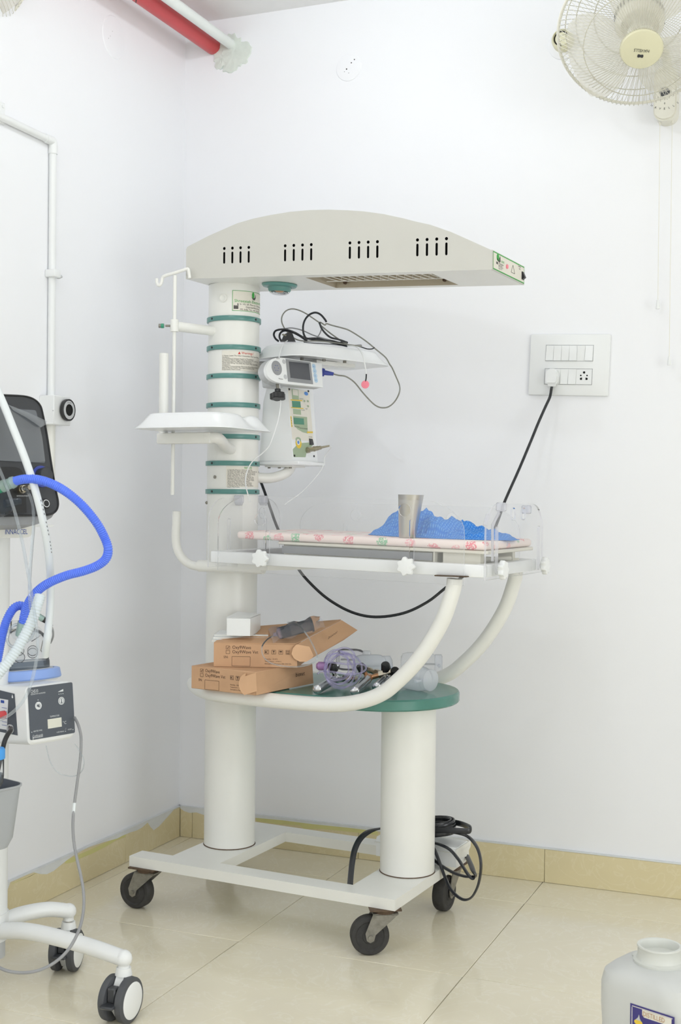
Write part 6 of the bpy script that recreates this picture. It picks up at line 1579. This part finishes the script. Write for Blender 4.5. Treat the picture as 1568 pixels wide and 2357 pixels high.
mb = MB(MH); mb.lathe([(0, .029), (.068, .029), (.070, .027), (.070, .022)], (ccx, yT, ccz), (0, 1, 0), 48); mb.build('heater_plate', M['lgrey'], hum)
ch = thing('humidifier_chamber', 'clear domed water chamber seated in the pale blue collar', 'chamber', MH @ Matrix.Translation((ccx, yT+.03, ccz)))
oc = Vector((ccx, yT+.03, ccz)); R_ = .0605
mb = MB(MH); mb.lathe([(R_, 0), (R_, .055), (R_*.985, .066), (R_*.9, .078), (R_*.72, .088), (R_*.45, .096), (R_*.42, .115), (R_*.36, .116)], oc, (0, 1, 0), 48); mb.build('dome', M['glass'], ch)
mb = MB(MH); mb.lathe([(R_*1.02, 0), (R_*1.02, .016), (R_*1.0, .018)], oc, (0, 1, 0), 48); mb.lathe([(0, .0165), (R_*.97, .0165)], oc, (0, 1, 0), 48); mb.build('base_ring', M['smoke'], ch)
mb = MB(MH)
for k in range(5):
    a = k*1.25; mb.sphere(oc+Vector((.028*math.cos(a), .034+.008*math.sin(k*2), .028*math.sin(a))), .013, 14, 8)
mb.build('float', M['glass'], ch)
mb = MB(MH); mb.tube([oc+Vector((.03, .025, .035)), oc+Vector((.034, .035, .03)), oc+Vector((.030, .04, .03)), oc+Vector((.045, .062, .02))], .0012, 6, sub=1); mb.build('float_wire', M['zinc'], ch)
i0 = MH @ (oc+Vector((-.01, .085, .0)))
po = MHI @ on(96, 1452, MH @ Vector((0, 0, ccz+.01)), Nh); pi_ = MHI @ on(50, 1455, MH @ Vector((0, 0, ccz+.01)), Nh)
mb = MB(MH); mb.cyl(oc+Vector((.022, .075, 0)), Vector((po.x, po.y, oc.z)), .014, .0125, 20); mb.cyl(oc+Vector((-.02, .078, 0)), Vector((pi_.x, pi_.y, oc.z)), .014, .012, 20); mb.build('port', M['glass'], ch)

# ------------------------------------------------------------------ hoses and tubes
def hose(P, r, name, m, lab, cat, cor=None, n=16, sub=7, grp=None):
    pts = [pd(x, y, d) for x, y, d in P]
    if cor:
        S_ = spline(pts, 12); tot = [0]
        for a, b in zip(S_[:-1], S_[1:]): tot.append(tot[-1]+(b-a).length)
        k = int(tot[-1]/cor)*4; out = []; j = 0
        for i in range(k+1):
            s = tot[-1]*i/k
            while j < len(tot)-2 and tot[j+1] < s: j += 1
            out.append(lerp(S_[j], S_[j+1], (s-tot[j])/max(1e-9, tot[j+1]-tot[j])))
        mb = MB(); kk = k
        mb.tube(out, lambda t_: r*(1+.085*math.cos(2*PI*(t_*kk)/4)), n, sub=1)
    else:
        mb = MB(); mb.tube(pts, r, n, sub=sub)
    t = thing(name, lab, cat, pts[-1] if pts[-1].z < pts[0].z else pts[0], grp)
    mb.build('hose_body', m, t); return t, pts
rh = .0093
t, P = hose([(33, 1108, 2.72), (55, 1103, 2.70), (85, 1103.5, 2.69), (120, 1114, 2.68), (155, 1134, 2.67), (190, 1164, 2.67), (222, 1203, 2.67), (241, 1238, 2.68), (249, 1265, 2.68), (243, 1287, 2.69), (222, 1303, 2.70), (190, 1315, 2.71), (155, 1324, 2.72), (120, 1338, 2.73), (95, 1353, 2.74), (75, 1373, 2.75), (62, 1396, 2.76), (56, 1418, 2.77), (53, 1434, 2.775)], rh, 'breathing_hose', M['blueh'], 'blue corrugated hose looping out to the right and down to the clear chamber', 'hose', cor=.0045)
a, b = pd(5, 1120, 2.725), pd(33, 1109, 2.72); ax = (b-a).normalized()
MB().lathe([(.0115, -.002), (.0135, .0), (.0135, .01), (.012, .0105), (.012, .022), (.0135, .023), (.0125, .03), (.010, .034)], a, ax, 24).build('cuff', M['minty'], t, 'milky green end cuff')
MB().lathe([(.0, -.03), (.012, -.03), (.0122, 0)], a, ax, 24).build('connector', M['greenc'], t, 'green connector')
a, b = pd(53, 1432, 2.775), pd(48, 1462, 2.785); MB().cyl(a, b, .0115, .0125, 20).build('cuff', M['minty'], t)
hose([(66, 1408, 2.80), (56, 1398, 2.80), (44, 1394, 2.79), (30, 1402, 2.78), (17, 1424, 2.77), (8, 1450, 2.765), (2, 1478, 2.76), (-4, 1510, 2.755), (-14, 1560, 2.75)], rh, 'breathing_hose', M['blueh'], 'shorter blue corrugated hose arching down out of the left edge', 'hose', cor=.0045)
t, P = hose([(-30, 830, 2.74), (-8, 892, 2.73), (12, 940, 2.72), (32, 990, 2.71), (54, 1046, 2.70), (72, 1098, 2.70), (87, 1150, 2.70), (99, 1200, 2.71), (108, 1245, 2.73), (113, 1285, 2.75), (116, 1330, 2.775), (116, 1380, 2.79), (113, 1430, 2.79), (108, 1475, 2.78), (104, 1510, 2.80)], .0085, 'gas_hose', M['hosew'], 'smooth white supply hose with a line of fine print hanging across the dark screen', 'hose')
mb = MB(); S_ = spline(P, 10); sd_ = [CR*.0074 - CF*.0044]
for i in range(60, len(S_)-52, 2):
    if (i//2) % 5 == 4: continue
    a, b = S_[i]+sd_[0], S_[i+1]+sd_[0]; mb.tube([lerp(a, b, .1), lerp(a, b, .9)], .0009, 5, sub=1)
mb.build('fine_print', M['txt'], t)
hose([(92, 1372, 2.70), (86, 1392, 2.69), (78, 1418, 2.685), (66, 1446, 2.68), (52, 1472, 2.675), (38, 1496, 2.67), (20, 1521, 2.665), (0, 1546, 2.66), (-25, 1574, 2.655)], .0112, 'breathing_hose', M['hosec'], 'milky white corrugated hose slanting down in front of the clear chamber', 'hose', cor=.0060)
def line(P, r, lab, m='pvc', name='clear_tube', grp=None): return hose(P, r, name, M[m], lab, 'tube', n=9, grp=grp)
line([(-10, 1060, 2.72), (8, 1102, 2.71), (22, 1140, 2.70), (34, 1178, 2.69), (43, 1212, 2.69), (53, 1255, 2.69), (61, 1300, 2.69), (69, 1345, 2.68), (76, 1390, 2.67), (83, 1435, 2.66), (86.5, 1475, 2.66), (86, 1505, 2.655), (80, 1540, 2.65), (72, 1572, 2.645), (60, 1602, 2.64), (44, 1625, 2.64), (22, 1645, 2.64), (0, 1656, 2.64), (-20, 1661, 2.64)], .0034, 'clear tube crossing the dark screen and curving over the humidifier to the left edge')
line([(51, 1125, 2.80), (60, 1127, 2.77), (67, 1138, 2.75), (73, 1155, 2.74), (77, 1180, 2.73), (77, 1210, 2.73), (74, 1250, 2.73), (70, 1300, 2.73), (68, 1345, 2.73), (69, 1385, 2.72), (74, 1425, 2.72)], .0034, 'clear tube running down from the metal sampling port')
line([(43, 1436, 2.78), (28, 1442, 2.77), (19, 1458, 2.765), (17, 1474, 2.76), (24, 1486, 2.76), (40, 1487, 2.755), (60, 1478, 2.75), (74, 1465, 2.75), (80, 1450, 2.75)], .0032, 'clear tube bent in a small loop above the chamber')
line([(106, 1716, 2.86), (112, 1742, 2.86), (120, 1762, 2.86), (134, 1778, 2.86), (155, 1786, 2.86), (176, 1785, 2.86), (190, 1772, 2.86), (193, 1750, 2.86), (184, 1730, 2.86), (172, 1712, 2.86)], .0011, 'hair-thin clear line hanging in a loop below the humidifier', grp=None)
# heater lead with its black plug on the chamber, mains lead, grey cable
t, P = hose([(118, 1440, 2.80), (122, 1452, 2.80), (122.5, 1463, 2.80), (120, 1472, 2.81), (116, 1480, 2.83)], .0022, 'sensor_lead', M['greycab'], 'short grey lead with a black plug beside the clear chamber', 'cable', n=10)
a, b, c = pd(99, 1425, 2.79), pd(112, 1434, 2.795), pd(119, 1441, 2.80)
MB().tube([a, lerp(a, b, .5), b, c], lambda t_: .0068-.0032*t_, 14, sub=3).build('plug', M['black'], t, 'black plug')
a2 = pd(88, 1418, 2.785); MB().cyl(a2, a, .0068, n=16).build('elbow', M['minty'], t)
t, P = hose([(172, 1652, 2.93), (180, 1668, 2.90), (186, 1692, 2.88), (186.5, 1720, 2.87), (184, 1755, 2.86), (178, 1800, 2.85), (172, 1845, 2.84), (168.5, 1880, 2.83), (168, 1912, 2.82), (171, 1945, 2.81), (178, 1980, 2.80), (186, 2015, 2.79), (192, 2050, 2.77), (193, 2085, 2.75), (188, 2120, 2.73), (178, 2150, 2.70), (160, 2182, 2.68), (138, 2206, 2.66), (110, 2225, 2.64), (80, 2236, 2.63), (50, 2239, 2.63), (22, 2236, 2.63), (0, 2228, 2.64), (-20, 2215, 2.66)], .0034, 'mains_cable', M['greycab'], 'long grey cable hanging from the humidifier down past the legs of the stand', 'cable', n=10)
a, b = pd(171.5, 1848, 2.839), pd(169, 1873, 2.833); MB().cyl(a, b, .0039, n=12).build('cable_tag', M['hosew'], t, 'pale sleeve on the cable')
hose([(26, 1677, 2.80), (24, 1682, 2.76), (17, 1692, 2.74), (10, 1708, 2.73), (5, 1730, 2.73), (-2, 1760, 2.73), (-12, 1800, 2.73)], .0052, 'mains_lead', M['black'], 'thick black lead plugged into the near side of the humidifier', 'cable', n=12)
# bottle with a blue cap and the basket below it
c = pd(-13, 1735, 2.70); t = thing('water_bottle', 'clear bottle with a bright blue cap at the left edge above the basket', 'bottle', Matrix.Translation((c.x, c.y, pd(-13, 1820, 2.70).z)))
zb_ = pd(-13, 1818, 2.70).z; zc_ = pd(-13, 1748, 2.70).z; zt_ = pd(-13, 1722, 2.70).z; r_ = .0205
MB().lathe([(0, zb_), (r_*.5, zb_+.003), (r_*.9, zb_+.014), (r_, zb_+.03), (r_, zc_), (r_*.9, zc_+.004)], (c.x, c.y, 0), (0, 0, 1), 28).build('bottle_body', M['glass'], t)
MB().lathe([(0, zb_+.002), (r_*.85, zb_+.014), (r_*.95, zb_+.03), (r_*.95, zb_+.034), (0, zb_+.034)], (c.x, c.y, 0), (0, 0, 1), 28).build('water', M['smoke'], t)
MB().lathe([(r_*1.02, zc_+.001), (r_*1.1, zc_+.002), (r_*1.1, zt_-.004), (r_*1.0, zt_), (0, zt_)], (c.x, c.y, 0), (0, 0, 1), 28).build('cap', M['bluecap'], t, 'bright blue cap')
MB().lathe([(0, 0), (.009, 0), (.009, .02), (.007, .024), (0, .024)], MH @ Vector((x0-.012, y0+.07, -.07)), -FD, 20).build('knob', M['red'], hum, 'red knob')
zr_, zb_ = pd(20, 1812, 2.78).z, pd(15, 1958, 2.78).z; e = pd(22, 1812, 2.78); cb_ = e - FN0*.07 - FD*.0 + FD*.0
cxy = e - CR*.085 + Vector((CF.x, CF.y, 0)).normalized()*.03
t = thing('basket', 'grey plastic basket with a dark inside hung on the stand at the left edge', 'basket', Matrix.Translation((cxy.x, cxy.y, zb_)))
ang = math.atan2(FD.y, FD.x); ca, sa = math.cos(ang), math.sin(ang)
def bl_(w, d, r, z): return [Vector((cxy.x+p[0]*ca-p[1]*sa, cxy.y+p[0]*sa+p[1]*ca, z)) for p in rrect(w, d, r, 5)]
MB().ring([bl_(.02, .03, .008, zb_), bl_(.112, .132, .03, zb_), bl_(.13, .15, .035, zb_+.02), bl_(.15, .17, .032, zr_-.006), bl_(.156, .176, .033, zr_-.004), bl_(.156, .176, .033, zr_), bl_(.150, .170, .031, zr_)], cap=False).build('shell', M['bin'], t)
MB().ring([bl_(.150, .170, .031, zr_-.0005), bl_(.146, .166, .030, zr_-.004), bl_(.124, .144, .03, zb_+.02), bl_(.02, .02, .008, zb_+.015)], cap=False).build('lining', M['slated'], t)  # inner side of the shell, coloured darker than the outside

# ================================================================== jerry can, lower right
cj = pd(1520, 2200, 2.47); T = Matrix.Translation((cj.x, cj.y, 0)) @ Matrix.Rotation(rad(-22), 4, 'Z')
t = thing('jerry_can', 'milky white plastic jerry can with a violet label, lower right corner', 'jerry can', T)
zt_ = pd(1515, 2190, 2.47).z
def jl(w, d, r, z): return [Vector((p[0], p[1], z)) for p in rrect(w, d, r, 7)]
zs = zt_-.028
mb = MB(T); mb.ring([jl(.15, .13, .03, 0), jl(.18, .16, .04, .004), jl(.192, .17, .042, .02), jl(.196, .174, .045, .08), jl(.192, .170, .045, .12), jl(.196, .174, .045, .16), jl(.196, .174, .045, zs-.035), jl(.188, .168, .048, zs-.012), jl(.165, .15, .05, zs-.001), jl(.13, .125, .05, zs+.004), jl(.10, .10, .045, zs+.008)]); mb.build('can_body', M['can'], t)
nk = T.inverted() @ pd(1517, 2190, 2.47)
nk = Vector((nk.x*.6, nk.y*.6, 0))
mb = MB(T); mb.lathe([(.047, zs+.003), (.05, zs+.008), (.05, zs+.013), (.044, zs+.015), (.0415, zs+.022), (.0415, zs+.036), (.043, zs+.038), (.0425, zs+.041), (.038, zs+.041), (.0355, zs+.037), (.0345, zs+.024), (0, zs+.022)], nk, (0, 0, 1), 44); mb.box((nk.x-.056, nk.y-.012, zs+.007), (nk.x-.04, nk.y+.012, zs+.013), .003); mb.build('neck', M['canlid'], t)
mb = MB(T); mb.cyl((nk.x-.012, nk.y-.008, zs+.0215), (nk.x-.012, nk.y-.008, zs+.0225), .002, n=10); mb.build('vent_hole', M['hole'], t)
# label on the face turned right
lx = .0985
zl1 = pd(1540, 2303, 2.43).z; zl0 = zl1-.13
G = lambda u, v, o=.0004: Vector((u, -.087-o, v))
u0_, u1_ = -.012, .082
mb = MB(T); mb.prism([(u0_, zl0), (u1_, zl0), (u1_, zl1), (u0_, zl1)], (0, -.0872, 0), (1, 0, 0), (0, 0, 1), (0, -1, 0), .0006); lb2 = mb.build('label', M['violet'], t)
mb = MB(T)
for a, b in (((u0_+.004, zl0), (u0_+.004, zl1-.006)), ((u0_+.004, zl1-.004), (u1_-.004, zl1-.004))): mb.tube([G(*a, .0010), G(*b, .0010)], .0007, 4, sub=1)
mb.add([G(u, v, .001) for u, v in ((u0_+.026, zl1-.005), (u1_-.006, zl1-.005), (u1_-.006, zl1-.019), (u0_+.03, zl1-.019), (u0_+.026, zl1-.015))], [tuple(range(5))]); mb.build('label_border', M['paper'], lb2)
mb = MB(T); mb.text('DISTILLED', .013, lambda u, v: G(u0_+.028+u, zl1-.0165+v, .0014), width=.046); mb.build('lettering', M['brass'], lb2)
mb = MB(T); mb.add([G(u0_+.018+.009*math.cos(2*PI*k/16), zl1-.032+.0055*math.sin(2*PI*k/16), .001) for k in range(16)], [tuple(range(16))]); mb.build('label_print', M['yel'], lb2)
mb = MB(T); mb.add([G(u0_+.018+p[0], zl1-.028+p[1], .0013) for p in ((-.006, 0), (.006, .0), (.003, .005), (.0015, .012), (-.001, .005))], [tuple(range(5))]); mb.build('label_print', M['lgrey'], lb2)
